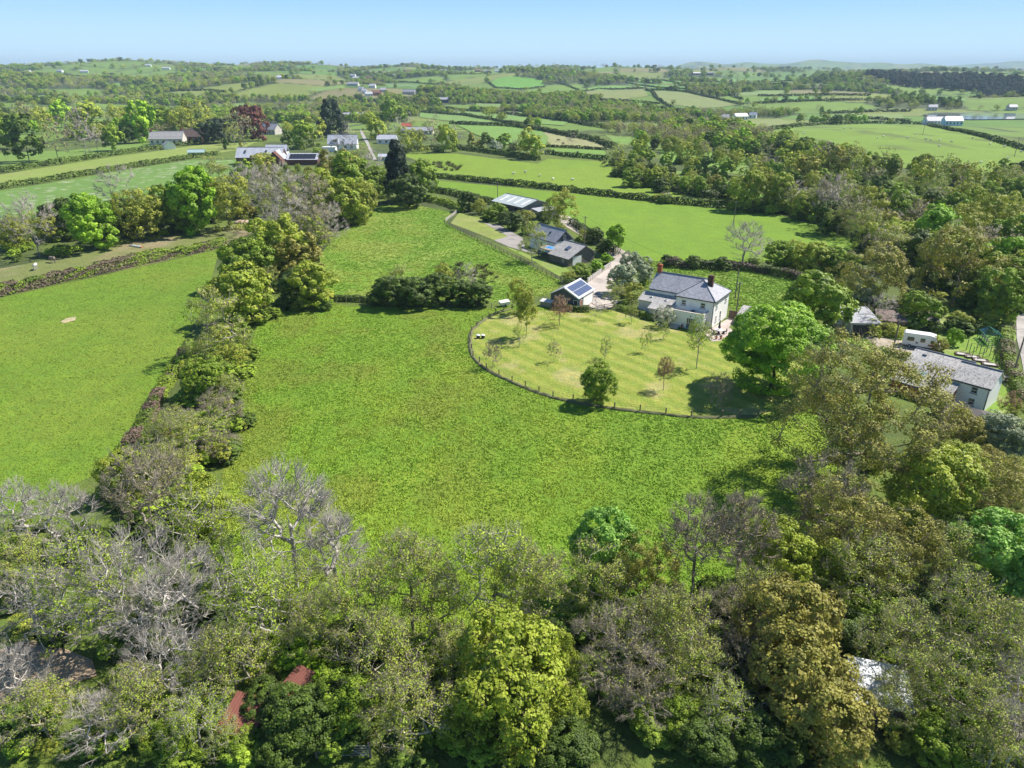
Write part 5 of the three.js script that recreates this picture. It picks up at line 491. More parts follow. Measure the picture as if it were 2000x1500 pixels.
{ // white farmhouse: origin at the corner nearest the patio, x along the front, z towards the lawn
  const t = thing('farmhouse', 'white two storey farmhouse with hipped slate roof and lean-to', 'house', 38.85, -131.1, turnOf(34)), up = .16, ov = .3, e = 5.4, r = 8.0, ax = -3.85, az0 = -4.0, az1 = -4.9;
  mesh('wall', boxUV(box(-7.7, 0, -.3, e, -8.8, 0)), mat.white, t);
  const X0 = -7.7 - ov, X1 = ov, Z0 = -8.8 - ov, Z1 = ov, a = [ax, r + up, az0], b = [ax, r + up, az1], E = e - .1 + up;
  mesh('roof_slope', triSlab([X0, E, Z1], [X1, E, Z1], a), mat.slate, t); mesh('roof_slope', slab([X1, E, Z1], [X1, E, Z0], b, a), mat.slate, t); mesh('roof_slope', triSlab([X1, E, Z0], [X0, E, Z0], b), mat.slate, t); mesh('roof_slope', slab([X0, E, Z0], [X0, E, Z1], a, b), mat.slate, t);
  const bar = (p, q, w) => { const d = V(...q).sub(V(...p)), g = new THREE.CylinderGeometry(w, w, d.length(), 7); g.translate(0, d.length() / 2, 0); g.applyQuaternion(new THREE.Quaternion().setFromUnitVectors(V(0, 1, 0), d.normalize())); g.translate(...p); return g; };
  mesh('hip_tiles', join([bar([X0, E, Z1], a, .1), bar([X1, E, Z1], a, .1), bar([X1, E, Z0], b, .1), bar([X0, E, Z0], b, .1), bar(a, b, .1)]), mat.lead, t);
  mesh('gutter', join([box(X0, X1, E - .2, E - .09, Z1 - .04, Z1 + .08), box(X1 - .04, X1 + .08, E - .2, E - .09, Z0, Z1 - .04)]), mat.gutter, t); mesh('drainpipe', new THREE.CylinderGeometry(.045, .045, 5.2, 8).translate(-.12, 2.6, .07), mat.gutter, t);
  chimney(t, mat.darkBrick, -2.55, -4.2, 6.4, 9.3, 1.0, 0);
  // rear range
  mesh('wall', gableWall(-15.1, -7.72, -11.4, -4.3, 4.7, 4.7, 7.3, -7.85), mat.white, t); gableRoof(t, mat.slate, -15.1, -4.2, -11.4, -4.3, 4.7, 4.7, 7.3, -7.85, .25); chimney(t, mat.redBrick, -14.8, -7.85, 6.6, 9.0, .9, 1);
  // lean-to with catslide porch
  mesh('wall', boxUV(box(-16.3, -7.74, -.3, 2.6, -4.28, -1.6)), mat.cream, t); mesh('lean_to_roof', slab([-16.5, 2.78, -1.35], [-7.76, 2.78, -1.35], [-7.76, 3.95, -4.6], [-16.5, 3.95, -4.6], .14), mat.oldSlate, t);
  mesh('porch_wall', boxUV(box(-12.9, -10.2, -.3, 2.0, -1.58, .7)), mat.cream, t); mesh('porch_roof', slab([-13.2, 2.18, 1.1], [-10.0, 2.18, 1.1], [-10.0, 2.86, -1.4], [-13.2, 2.86, -1.4], .12), mat.oldSlate, t); door(t, 'f', .7, -11.1, .9, 1.95, mat.timberBrown);
  for (const [x, z] of [[-14.1, -2.9], [-10.8, -2.6]]) { const y = 2.78 + (-1.35 - z) * .36; mesh('roof_window', box(x - .25, x + .25, y + .0, y + .13, z - .3, z + .3), mat.trim, t); mesh('roof_window_pane', box(x - .18, x + .18, y + .13, y + .15, z - .22, z + .22), mat.glass, t); }
  win(t, 'f', -1.6, -9.0, .9, .8, 1.1);
  // flat roofed extension
  mesh('extension_wall', boxUV(join([box(-7.7, -.9, -.3, 3.25, 2.3, 2.6), box(-1.2, -.9, -.3, 3.25, .004, 2.3), box(-7.7, -7.4, -.3, 3.25, .004, 2.3)])), mat.white, t); mesh('flat_roof', box(-7.4, -1.2, 2.55, 2.72, .004, 2.3), mat.felt, t); mesh('coping', join([box(-7.76, -.84, 3.25, 3.33, 2.24, 2.66), box(-1.26, -.84, 3.25, 3.33, .004, 2.24), box(-7.76, -7.34, 3.25, 3.33, .004, 2.24)]), mat.concrete, t);
  { const l = mesh('roof_lantern', join([box(-4.6, -2.6, 2.72, 3.0, .55, 1.75)]), mat.trim, t); const c = new THREE.ConeGeometry(.95, .55, 4, 1).rotateY(PI / 4).scale(1.4, 1, .85).translate(-3.6, 3.28, 1.15); mesh('lantern_glass', c, mat.glass, l); }
  const fd = win(t, 'f', 2.6, -3.4, .05, 1.7, 2.15, { name: 'french_door', sill: 0, bars: [[0, 0], [-.25, 0], [.25, 0], [0, 1]] }); fd; win(t, 'r', -.9, 1.3, .05, 1.5, 2.1, { name: 'french_door', sill: 0, bars: [[0, 0], [-.25, 0], [.25, 0], [0, 1]] });
  win(t, 'f', 0, -6.1, 3.75, .95, 1.05); win(t, 'f', 0, -2.2, 3.75, .95, 1.05);
  for (const [z, y, h] of [[-1.6, 3.7, 1.1], [-6.9, 3.7, 1.1], [-1.9, .9, 1.2], [-4.4, .9, 1.6]]) win(t, 'r', 0, z, y, .8, h);
  mesh('wall_lamp', box(-3.55, -3.4, 2.45, 2.65, 2.6, 2.72), mat.dark, t);
  // steps with a handrail to the lean-to
  const s = thing('garden_steps', 'pale stone steps with a timber handrail beside the farmhouse', 'steps', ...frame([38.85, -131.1], 34, -6.3, 3.4), turnOf(34)); for (let k = 0; k < 3; k++) mesh('step', box(-.8, .8, -.1, .45 - k * .15, -.5 + k * .4, -.1 + k * .4), mat.concrete, s); mesh('handrail', join([box(-.95, -.87, 0, 1.2, -.5, -.42), box(-.95, -.87, 0, 1.2, .8, .88), box(-.95, -.87, 1.1, 1.2, -.42, .8), box(-.95, -.87, .7, .78, -.42, .8)]), mat.post, s);
}
function frame([ox, oz], deg, x, z) { const p = deg * PI / 180; return [ox + x * cos(p) - z * sin(p), oz + x * sin(p) + z * cos(p)]; }
{ // small slate roofed store beside the farmhouse
  const t = thing('garden_store', 'small white store with mono pitch slate roof beside the farmhouse', 'store', ...frame([38.85, -131.1], 34, 5, -7.4), turnOf(34)); mesh('wall', boxUV(box(-1.9, 1.9, -.3, 1.7, -1.7, 1.7)), mat.white, t); mesh('roof', slab([-2.1, 1.86, 1.95], [2.1, 1.86, 1.95], [2.1, 2.9, -1.95], [-2.1, 2.9, -1.95], .16), mat.oldSlate, t); mesh('wall_gable', boxUV(box(-1.9, 1.9, 1.7, 2.5, -1.7, -1.5)), mat.white, t); const y = 2.38; mesh('roof_window', box(-.25, .35, y, y + .16, -.5, .4), mat.lead, t); mesh('pane', box(-.18, .28, y + .16, y + .18, -.42, .32), mat.solar, t);
  const g = thing('timber_gate', 'brown timber gate between farmhouse and garden store', 'gate', ...frame([38.85, -131.1], 34, 1.6, -8.2), turnOf(34)); for (let k = 0; k < 6; k++) mesh('plank', box(-1 + k * .34, -.68 + k * .34, .05, 1.7, -.03, .03), mat.timberBrown, g); mesh('rail', box(-1, 1.02, 1.4, 1.52, .03, .08), mat.timberBrown, g);
}
{ // grey garage with solar panels
  const t = thing('garage', 'dark grey timber garage with solar panels on its roof', 'garage', 14.0, -143.2, turnOf(30)); const g = new THREE.Group(); g.name = 'shell'; g.rotation.y = 0; t.add(g);
  // gables at the front (ridge along z): build with ridge along x, then turn a quarter
  const q = new THREE.Group(); q.name = 'building'; t.remove(g); q.rotation.y = PI / 2; t.add(q);
  mesh('wall', gableWall(0, 7.4, -6.6, 0, 2.6, 2.6, 4.4, -3.3), mat.timber, q); t.remove(q); q.children.slice().forEach(c => { c.geometry.rotateY(PI / 2); t.add(c); });
  // after the turn: x in [-6.6, 0], z in [-7.4, 0]
  const R = (m, x0, x1) => mesh('roof_slope', slab([x0, 2.6 + .16 - .14, .4], [x0, 2.6 + .16 - .14, -7.8], [x1, 4.56, -7.8], [x1, 4.56, .4], .14), m, t); R(mat.paleSlate, .3, -3.3); R(mat.slate, -6.9, -3.3); mesh('ridge_tiles', box(-3.42, -3.18, 4.52, 4.66, -7.8, .4), mat.trim, t); mesh('barge_board', slab([.34, 2.62, .46], [.34, 2.62, .38], [-3.3, 4.6, .38], [-3.3, 4.6, .46], .26), mat.trim, t);
  const sl = (4.56 - 2.62) / 3.6, yy = x => 2.62 + (.3 - x) * sl; for (const [x0, x1] of [[-.15, -1.5], [-1.62, -2.97]]) for (let k = 0; k < 4; k++) { const z0 = -.35 - k * 1.72, z1 = z0 - 1.68; mesh('solar_panel', slab([x0, yy(x0) + .1, z0], [x0, yy(x0) + .1, z1], [x1, yy(x1) + .1, z1], [x1, yy(x1) + .1, z0], .06), mat.solar, t); }
  win(t, 'f', 0, -4.9, 1.0, .8, 1.1, { bars: [[0, 0]] }); win(t, 'f', 0, -3.0, .8, .9, 1.3, { bars: [[0, 0]] }); door(t, 'f', 0, -.7, .85, 2, mat.dark); door(t, 'r', 0, -1.1, .9, 2.0, mat.door); mesh('garage_door', box(.0, .05, .05, 2.3, -7.0, -2.2), mat.white, t);
}
{ // stone barn, upper range
  const t = thing('stone_barn', 'converted stone barn with weathered slate roof and timber gable', 'barn', 14.4, -193.6, turnOf(54));
  mesh('wall', gableWall(-11.3, 0, -2.9, 3.2, 3.6, 3.6, 6.3, 0), mat.white, t); gableRoof(t, mat.slate, -11.3, 0, -2.9, 3.2, 3.6, 3.6, 6.3, 0, .4); { const s = new THREE.Shape([[-3.2, 3.5], [2.9, 3.5], [0, 6.2]].map(p => new THREE.Vector2(...p))), g = new THREE.ExtrudeGeometry(s, { depth: .06, bevelEnabled: false }).rotateY(PI / 2); mesh('gable_cladding', boxUV(g), mat.timber, t); } win(t, 'r', .06, .1, 4.0, .8, 1.1, { bars: [[0, 0]] }); win(t, 'f', 3.2, -3, 1.2, 1.2, 1.3); win(t, 'f', 3.2, -6, 1.2, 1.2, 1.3); mesh('roof_window', slab([-4.6, 5.02, 2.0], [-4.0, 5.02, 2.0], [-4.0, 5.5, 1.4], [-4.6, 5.5, 1.4], .1), mat.glass, t);
  const u = thing('stone_barn_wing', 'low stone wing with catslide slate roof joined to the barn', 'barn', 19.0, -183.2, turnOf(53));
  mesh('wall', gableWall(-7.6, 0, -3.3, 5.6, 2.5, 2.0, 4.6, 0), mat.stone, u); gableRoof(u, mat.oldSlate, -7.6, 0, -3.3, 5.6, 2.5, 2.0, 4.6, 0, .4); mesh('render_panel', boxUV(box(0, .05, 0, 2.3, 1.2, 4.2)), mat.white, u); win(u, 'f', 5.6, -2.2, .6, .8, .9); const y = 3.36; mesh('roof_window', slab([-4.4, 3.55, 3.2], [-3.0, 3.55, 3.2], [-3.0, 4.1, 1.9], [-4.4, 4.1, 1.9], .12), mat.lead, u); mesh('roof_window_pane', slab([-4.25, 3.62, 3.1], [-3.15, 3.62, 3.1], [-3.15, 4.1, 2.0], [-4.25, 4.1, 2.0], .04), mat.solar, u);
  const p = thing('barn_porch', 'flat roofed porch with a blue rooflight beside the stone barn', 'porch', 9.9, -189.4, turnOf(53)); mesh('roof', box(-2.6, 2.4, 2.45, 2.65, -2.2, 2.0), mat.greyWood, p); for (const [x, z] of [[-2.3, 1.7], [2.1, 1.7], [-2.3, -1.9]]) mesh('post', box(x - .1, x + .1, -.1, 2.45, z - .1, z + .1), mat.post, p); mesh('back_wall', boxUV(box(-2.4, 2.2, -.2, 2.45, -2.1, -1.9)), mat.white, p); mesh('rooflight', new THREE.ConeGeometry(1.5, .5, 4, 1).rotateY(PI / 4).scale(1.25, 1, .8).translate(.3, 2.9, -.2), mat.blue, p);
}
{ // metal barn
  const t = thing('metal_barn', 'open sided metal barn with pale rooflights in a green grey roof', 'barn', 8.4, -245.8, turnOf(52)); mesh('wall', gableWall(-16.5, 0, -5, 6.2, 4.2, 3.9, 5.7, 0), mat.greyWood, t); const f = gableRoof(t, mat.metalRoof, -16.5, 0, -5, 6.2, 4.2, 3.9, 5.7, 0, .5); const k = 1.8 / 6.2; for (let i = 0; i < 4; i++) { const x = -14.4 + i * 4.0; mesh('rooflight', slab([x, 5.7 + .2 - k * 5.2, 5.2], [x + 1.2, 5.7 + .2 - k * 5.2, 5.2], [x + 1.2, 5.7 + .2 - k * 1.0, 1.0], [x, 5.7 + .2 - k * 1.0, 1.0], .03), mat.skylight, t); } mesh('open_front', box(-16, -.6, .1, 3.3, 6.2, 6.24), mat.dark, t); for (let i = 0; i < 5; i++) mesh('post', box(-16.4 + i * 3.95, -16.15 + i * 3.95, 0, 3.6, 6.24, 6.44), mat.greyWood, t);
  const s = thing('plank_lean_to', 'grey plank lean-to on the end of the metal barn', 'shed', 10.3, -243.6, turnOf(52)); mesh('wall', boxUV(box(-.9, 2.6, -.2, 2.9, -4.6, 4)), mat.greyWood, s); mesh('roof', slab([-.9, 3.6, 4.2], [-.9, 3.6, -4.8], [2.9, 2.95, -4.8], [2.9, 2.95, 4.2], .1), mat.sheet, s);
}
{ // cottage
  const t = thing('cottage', 'white cottage with long lichen covered slate roof and skylights', 'house', 71.0, -101.3, turnOf(48)); mesh('wall', gableWall(-8.2, 0, -2.6, 8.2, 3.6, 2.1, 5.1, 0), mat.redBrick, t); gableRoof(t, mat.oldSlate, -8.2, 0, -2.6, 8.2, 3.6, 2.1, 5.1, 0, .25);
  const k = 3.0 / 8.2, y = z => 5.1 + .2 - k * z; mesh('roof_window', slab([-6.6, y(6.4), 6.4], [-4.6, y(6.4), 6.4], [-4.6, y(4.9), 4.9], [-6.6, y(4.9), 4.9], .08), M([.30, .42, .46], { roughness: .15 }), t); mesh('roof_window', slab([-2.7, y(5.6), 5.6], [-2.2, y(5.6), 5.6], [-2.2, y(4.7), 4.7], [-2.7, y(4.7), 4.7], .1), mat.glass, t); mesh('roof_vent', box(-6.9, -6.3, y(1.2), y(1.2) + .12, 1.0, 1.4), mat.lead, t); win(t, 'f', 8.2, -3.2, .4, 1.2, 1.2);
  const w = thing('cottage_wing', 'white gabled cottage wing with lichen spotted slate roof', 'house', 72.2, -96.8, turnOf(48)); mesh('wall', gableWall(-5.2, 0, -2.4, 3.2, 3.7, 3.7, 5.4, -.3), mat.white, w); gableRoof(w, mat.oldSlate, -5.2, 0, -2.4, 3.2, 3.7, 3.7, 5.4, -.3, .2); win(w, 'f', 3.2, -1.9, 2.4, .9, 1.0); win(w, 'f', 3.2, -1.9, .5, .9, 1.1); mesh('drainpipe', new THREE.CylinderGeometry(.05, .05, 3.6, 8).translate(-.1, 1.8, 3.26), mat.gutter, w);
  const g = thing('cottage_garage', 'low garage with dark felt hipped roof below the cottage', 'garage', 64.0, -88.9, turnOf(36)); mesh('wall', boxUV(box(-3, 3, -.3, 2.1, -2.6, 2.6)), mat.timberBrown, g); const a = [-.8, 3.3, 0], b = [.8, 3.3, 0]; mesh('roof_slope', slab([-3.4, 2.1, 3], [3.4, 2.1, 3], b, a), mat.felt, g); mesh('roof_slope', slab([3.4, 2.1, -3], [-3.4, 2.1, -3], a, b), mat.felt, g); mesh('roof_slope', triSlab([3.4, 2.1, 3], [3.4, 2.1, -3], b), mat.felt, g); mesh('roof_slope', triSlab([-3.4, 2.1, -3], [-3.4, 2.1, 3], a), mat.felt, g);
}
{ // store shed behind the bright tree, with a rusty lean-to
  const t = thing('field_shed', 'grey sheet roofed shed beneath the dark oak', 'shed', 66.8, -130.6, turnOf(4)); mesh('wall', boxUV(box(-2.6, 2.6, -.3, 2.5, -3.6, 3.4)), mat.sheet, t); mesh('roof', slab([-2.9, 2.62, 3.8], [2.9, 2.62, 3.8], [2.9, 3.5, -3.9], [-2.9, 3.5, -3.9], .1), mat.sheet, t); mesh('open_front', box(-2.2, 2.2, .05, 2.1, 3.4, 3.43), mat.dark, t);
  const r = thing('rusty_shed', 'small brown shed with rusty sheet roof behind the grey shed', 'shed', 73.5, -131.5, turnOf(20)); mesh('wall', boxUV(box(-2.4, 2.4, -.3, 2.1, -2, 2)), mat.timberBrown, r); mesh('roof', slab([-2.7, 2.2, 2.4], [2.7, 2.2, 2.4], [2.7, 3.0, -2.4], [-2.7, 3.0, -2.4], .1), M([.20, .14, .12], { map: ribMap }), r); const l = thing('log_store', 'dark timber log store beside the rusty shed', 'shed', 80.5, -132, turnOf(20)); mesh('wall', boxUV(box(-2, 2, -.3, 2, -1.5, 1.5)), mat.timber, l); mesh('roof', slab([-2.3, 2.1, 1.9], [2.3, 2.1, 1.9], [2.3, 2.7, -1.9], [-2.3, 2.7, -1.9], .1), mat.felt, l);
}
{ // red tin roofs and the small shed in the near wood
  for (const [label, x, z, d, w] of [['rusty red tin roofed shed among the bare trees', -19.9, -38.4, 15, 1.3], ['broken rusty tin roof on a ruined hut in the undergrowth', -17.0, -41.2, 30, .7]]) { const t = thing('tin_shed', label, 'shed', x, z, turnOf(d)); mesh('wall', boxUV(box(-w, w, -.2, 1.9, -1.3, 1.3)), mat.timberBrown, t); mesh('roof', slab([-w - .2, 1.95, 1.6], [w + .2, 1.95, 1.6], [w + .2, 2.7, -1.5], [-w - .2, 2.7, -1.5], .06), mat.rust, t); }
  const s = thing('pale_roofed_shed', 'shed with a pale grey sheet roof hidden in the wood', 'shed', 28.6, -41.2, turnOf(18)); mesh('wall', boxUV(box(-2, 2, -.2, 2, -1.7, 1.7)), mat.timberBrown, s); mesh('roof', slab([-2.2, 2.1, 2], [2.2, 2.1, 2], [2.2, 2.8, -2], [-2.2, 2.8, -2], .08), M([.62, .63, .68], { map: ribMap, roughness: .5 }), s);
}
{ // big house beyond the tree belt
  const t = thing('large_house', 'large house with pale slate roofs, brick gable and dark solar array', 'house', -131, -400, turnOf(-2)); mesh('wall', gableWall(-16, 8, -6, 5, 4, 4, 8.4, -.5), mat.brick, t); gableRoof(t, mat.paleSlate, -16, 8, -6, 5, 4, 4, 8.4, -.5, .4);
  const q = new THREE.Group(); q.name = 'wing'; const wg = gableWall(-9, 4, -4, 4, 3.6, 3.6, 7.6, 0).rotateY(PI / 2); mesh('wing_wall', wg.translate(6, 0, 0).translate(0, 0, 4), mat.brick, t); for (const sgn of [-1, 1]) mesh('wing_roof', slab([6 + sgn * 4.4, 3.4, 12.6 + -4.2], [6 + sgn * 4.4, 3.4, -1], [6, 7.8, -1], [6, 7.8, 8.4], .16), mat.paleSlate, t); win(t, 'f', 8.0, 6, 2.4, 1.2, 1.4);
  mesh('rear_wall', boxUV(box(-4, 7, -.3, 5, -16, -8)), mat.white, t); mesh('rear_roof', slab([-4.4, 5.0, -8], [7.4, 5.0, -8], [7.4, 8.8, -12], [-4.4, 8.8, -12], .16), mat.paleSlate, t); mesh('rear_roof', slab([-4.4, 5.0, -16], [7.4, 5.0, -16], [7.4, 8.8, -12], [-4.4, 8.8, -12], .16), mat.paleSlate, t);
  mesh('annexe_wall', boxUV(box(11, 27, -.3, 2.8, -1, 6)), mat.brick, t); mesh('annexe_roof', slab([10.6, 2.9, 6.6], [27.4, 2.9, 6.6], [27.4, 5.6, .5], [10.6, 5.6, .5], .16), mat.paleSlate, t); mesh('annexe_roof', slab([10.6, 3.6, -4], [27.4, 3.6, -4], [27.4, 5.6, .5], [10.6, 5.6, .5], .16), mat.paleSlate, t); for (let k = 0; k < 8; k++) mesh('solar_panel', slab([12 + k * 1.75, 3.25, 6.0], [13.68 + k * 1.75, 3.25, 6.0], [13.68 + k * 1.75, 5.3, 1.4], [12 + k * 1.75, 5.3, 1.4], .06), mat.solarDark, t); for (const x of [-12, -1]) mesh('roof_window', slab([x, 6.35, 3.0], [x + 1, 6.35, 3.0], [x + 1, 7.3, 1.8], [x, 7.3, 1.8], .1), mat.glass, t);
}
{ // white house up the lane
  const t = thing('white_house', 'white house with pale slate roof up the lane', 'house', -109, -478, turnOf(-3)); mesh('wall', gableWall(-8, 10, -5, 4, 3.4, 3.4, 8.4, -.5), mat.white, t); gableRoof(t, mat.paleSlate, -8, 10, -5, 4, 3.4, 3.4, 8.4, -.5, .4); for (const x of [-6, -2, 3, 7]) win(t, 'f', 4, x, 1, 1.6, 1.4); mesh('dormer', boxUV(box(-5, -1.5, 4.2, 6.2, 2.2, 3.4)), mat.white, t); mesh('dormer_window', box(-4.6, -1.9, 4.5, 5.8, 3.4, 3.44), mat.glass, t); const g = thing('white_garage', 'pale flat roofed garage in front of the white house', 'garage', -113, -462, turnOf(-3)); mesh('wall', boxUV(box(-4, 4, -.2, 2.6, -3, 3)), mat.white, g); mesh('roof', box(-4.2, 4.2, 2.6, 2.8, -3.2, 3.2), M([.6, .6, .6]), g); mesh('garage_door', box(-2, 2, .05, 2.2, 3, 3.05), mat.trim, g);
}
// houses farther off, each walls, roof slopes, windows and a chimney
function smallHouse(label, x, z, w, d, h, rise, deg, wall, roof, group, name = 'house', cat = 'house') { const t = thing(name, label, cat, x, z, turnOf(deg), group); mesh('wall', gableWall(-w / 2, w / 2, -d / 2, d / 2, h, h, h + rise, 0), wall, t); gableRoof(t, roof, -w / 2, w / 2, -d / 2, d / 2, h, h, h + rise, 0, .35); const n = Math.max(1, Math.round(w / 4)); for (let k = 0; k < n; k++) win(t, 'f', d / 2, -w / 2 + (k + .5) * w / n, h * .3, Math.min(1.6, w / n * .5), h * .45, { bars: [[0, 0]] }); if (cat === 'house') chimney(t, mat.redBrick, -w / 2 + .8, 0, h + rise * .6, h + rise + 1.1, .9, 0); return t; }
smallHouse('white bungalow with pale roof beside the village lane', -85.86,-516.08, 13, 8, 3, 2.6, 2, mat.white, mat.paleSlate, null, 'bungalow');
smallHouse('grey roofed house half hidden by the copper beech', -195.26,-612.41, 14, 9, 4, 4, 25, mat.cream, mat.slate, null);
smallHouse('brown roofed long house behind the parkland trees', -236.38,-515.03, 22, 9, 4, 4.5, -4, mat.cream, mat.oldSlate, null);
smallHouse('brown tiled house beside the dark yews', -226.98,-533.43, 16, 9, 4, 4.5, 2, mat.brick, M([.22, .15, .12], { map: slateMap }), null);
smallHouse('small white gabled outbuilding behind the clipped hedge', -220.88,-480.77, 6, 7, 2.6, 2.4, 60, mat.white, mat.slate, null, 'outbuilding', 'outbuilding');
smallHouse('long stable with pale roof behind the garden trees', -76.64,-608.05, 26, 8, 3, 2.4, 3, mat.cream, mat.sheet, null, 'stable', 'stable');
smallHouse('red roofed shed among the village trees', -93.14,-668.73, 9, 7, 2.6, 2.4, -5, mat.timberBrown, M([.42, .09, .06], { map: ribMap }), null, 'red_shed', 'shed');
smallHouse('low white shed beside the lane hedge', -69.31,-412.81, 9, 6, 2.2, 1.2, 2, mat.white, mat.paleSlate, null, 'shed', 'shed');
smallHouse('pale green greenhouse on the yellow green strip', -187.04,-441.40, 9, 4, 1.8, 1.4, -6, M([.35, .48, .44], { roughness: .2 }), M([.4, .52, .5], { roughness: .2 }), null, 'greenhouse', 'greenhouse');
smallHouse('white lakeside house with dark roofs above the hill pasture', 460.32,-820.29, 26, 10, 4, 4, -3, mat.white, mat.slate, null, 'lakeside_house');
smallHouse('white gabled lakeside house with a pale blue wall', 467.82,-804.08, 18, 10, 5, 4.4, 4, M([.62, .78, .86]), mat.paleSlate, null, 'lakeside_house');
HOUSES.forEach(([x, z, w, k], i) => { const D = Math.hypot(x, z), W = Math.min(26, Math.max(8, w)); smallHouse({ w: 'far white house with grey roof on the distant hillside', r: 'far brick house with brown roof on the distant hillside', g: 'far house with grey roof on the distant hillside', k: 'far dark farm building on the distant hills' }[k], x, z, W, Math.min(9, W * .7), k === 'k' ? 4.5 : 4.2, 3.2, (i * 37) % 50 - 25, { w: mat.white, r: mat.brick, g: mat.cream, k: mat.timber }[k], { w: mat.paleSlate, r: M([.24, .12, .09]), g: mat.slate, k: mat.sheet }[k], { w: 'far white houses', r: 'far brick houses', g: 'far grey roofed houses', k: 'far farm buildings' }[k], k === 'k' ? 'farm_building' : 'far_house', k === 'k' ? 'barn' : 'house'); });

// ---------- fences, poles, vehicles, animals ----------
const along = (pts, step, f) => { for (let k = 0; k < pts.length - 1; k++) { const [ax, az] = pts[k], [bx, bz] = pts[k + 1], L = Math.hypot(bx - ax, bz - az), n = Math.max(1, Math.round(L / step)); for (let i = 0; i < n; i++) f(ax + (bx - ax) * i / n, az + (bz - az) * i / n, ax + (bx - ax) * (i + 1) / n, az + (bz - az) * (i + 1) / n, k === pts.length - 2 && i === n - 1); } };
function barGeo(a, b, w, h) { const d = V(...b).sub(V(...a)), L = d.length(), g = new THREE.BoxGeometry(w, h, L); g.applyQuaternion(new THREE.Quaternion().setFromUnitVectors(V(0, 0, 1), d.normalize())); g.translate((a[0] + b[0]) / 2, (a[1] + b[1]) / 2, (a[2] + b[2]) / 2); return g; }
function fence(label, pts, step, h, rails, pm, rm, o = {}) {
  const [x0, z0] = pts[0], t = thing('fence', label, 'fence', x0, z0, 0, o.group), y0 = land(x0, z0), pw = o.pw ?? .12; let k = 0;
  along(pts, step, (ax, az, bx, bz, end) => { const ya = land(ax, az) - y0, yb = land(bx, bz) - y0, j = (hash2(k++, 3) - .5) * .12; mesh('post', box(-pw / 2, pw / 2, -.3, h + j, -pw / 2, pw / 2).rotateX(j * .4).translate(ax - x0, ya, az - z0), pm, t); if (end) mesh('post', box(-pw / 2, pw / 2, -.3, h, -pw / 2, pw / 2).translate(bx - x0, yb, bz - z0), pm, t); rails.forEach(([y, th, wd]) => mesh(o.wire ? 'wire' : 'rail', barGeo([ax - x0, ya + y, az - z0], [bx - x0, yb + y, bz - z0], wd, th), rm, t)); });
  return t;
}
const PR = [[.35, .1, .05], [.75, .1, .05], [1.12, .1, .05]];
fence('weathered post and rail fence along the paddock below the stone barn', [[-22.18,-234.81], [-14.98,-219.18], [-8.17,-205.10], [0.00,-189.12], [6.48,-176.28], [11.66,-165.98]], 2.4, 1.25, PR, mat.post, mat.post);
fence('pale new rail fence at the corner of the barn lawn', [[-22.14,-238.27], [-20.45,-247.30], [-18.89,-258.13]], 2.4, 1.2, [[.3, .18, .05], [.65, .18, .05], [1.0, .18, .05]], mat.paleFence, mat.paleFence);
const lawnEdge = [[35.57,-92.29], [30.27,-91.87], [25.86,-91.98], [22.32,-92.76], [15.12,-94.58], [6.25,-98.52], [0.00,-104.44], [-4.28,-109.88], [-6.81,-115.83], [-7.73,-122.88], [-7.78,-129.21], [-5.95,-135.49], [-3.40,-140.93], [0.00,-144.20]];
fence('post and wire fence curving round the edge of the lawn', lawnEdge, 3.1, 1.15, [[.35, .012, .012], [.7, .012, .012], [1.05, .012, .012]], mat.post, mat.wire, { wire: 1, pw: .16 });
{ const c = new THREE.CatmullRomCurve3(lawnEdge.map(([x, z]) => V(x, land(x, z) - .12, z))), g = new THREE.TubeGeometry(c, 160, .42, 9), p = g.attributes.position; for (let i = 0; i < p.count; i++) { const x = p.getX(i), z = p.getZ(i), n = fbm(x * 1.6, z * 1.6, 3); p.setXYZ(i, x + (n - .5) * .35, p.getY(i) + (n - .5) * .4, z + (fbm(z * 1.7, x * 1.3, 3) - .5) * .35); } g.computeVertexNormals(); tag(mesh('earth_bank', g, M([.17, .17, .07], { map: grassMap }), scene), 'low rough grass bank under the curved lawn fence', 'bank'); }
fence('white panel fence beside the concrete driveway', [[18.04,-164.61], [20.88,-170.52], [25.30,-179.68]], 1.5, 1.35, [[.3, .24, .04], [.6, .24, .04], [.9, .24, .04], [1.18, .2, .04]], mat.trim, mat.paleFence, { pw: .2 });
fence('low rail fence at the lawn end of the driveway', [[17.88,-143.17], [19.52,-144.26], [21.83,-145.35]], 1.8, 1.0, [[.5, .1, .05], [.9, .1, .05]], mat.post, mat.post);
fence('thin electric fence along the top of the horse paddock', [[-137.58,-184.39], [-131.37,-196.47], [-123.71,-208.79], [-113.01,-224.87], [-102.42,-238.87], [-90.95,-250.42]], 5.5, 1.1, [[.5, .02, .02], [1.0, .02, .02]], mat.post, mat.dark, { wire: 1, pw: .08 });
fence('slim wire fence beneath the shrub row at the meadow top', [[-38.82,-148.12], [-29.60,-146.16], [-4.34,-144.51]], 3, 1.1, [[.5, .012, .012], [1.0, .012, .012]], mat.post, mat.wire, { wire: 1, pw: .1 });
{ // field gate in the near hedge
  const t = thing('field_gate', 'grey five bar metal gate in the shade below the wood', 'gate', -12.3, -36.6, 0); for (let k = 0; k < 5; k++) mesh('bar', box(-1.75, 1.75, .2 + k * .24, .26 + k * .24, -.025, .025), M([.42, .43, .44], { roughness: .4, metalness: .6 }), t); for (const x of [-1.75, 0, 1.75]) mesh('upright', box(x - .03, x + .03, .15, 1.28, -.03, .03), mat.sheet, t); for (const s of [-1, 1]) { mesh('brace', barGeo([s * 1.72, .24, .04], [0, 1.2, .04], .04, .04), mat.sheet, t); mesh('gate_post', box(s * 1.95 - .09, s * 1.95 + .09, -.2, 1.5, -.09, .09), mat.post, t); }
}
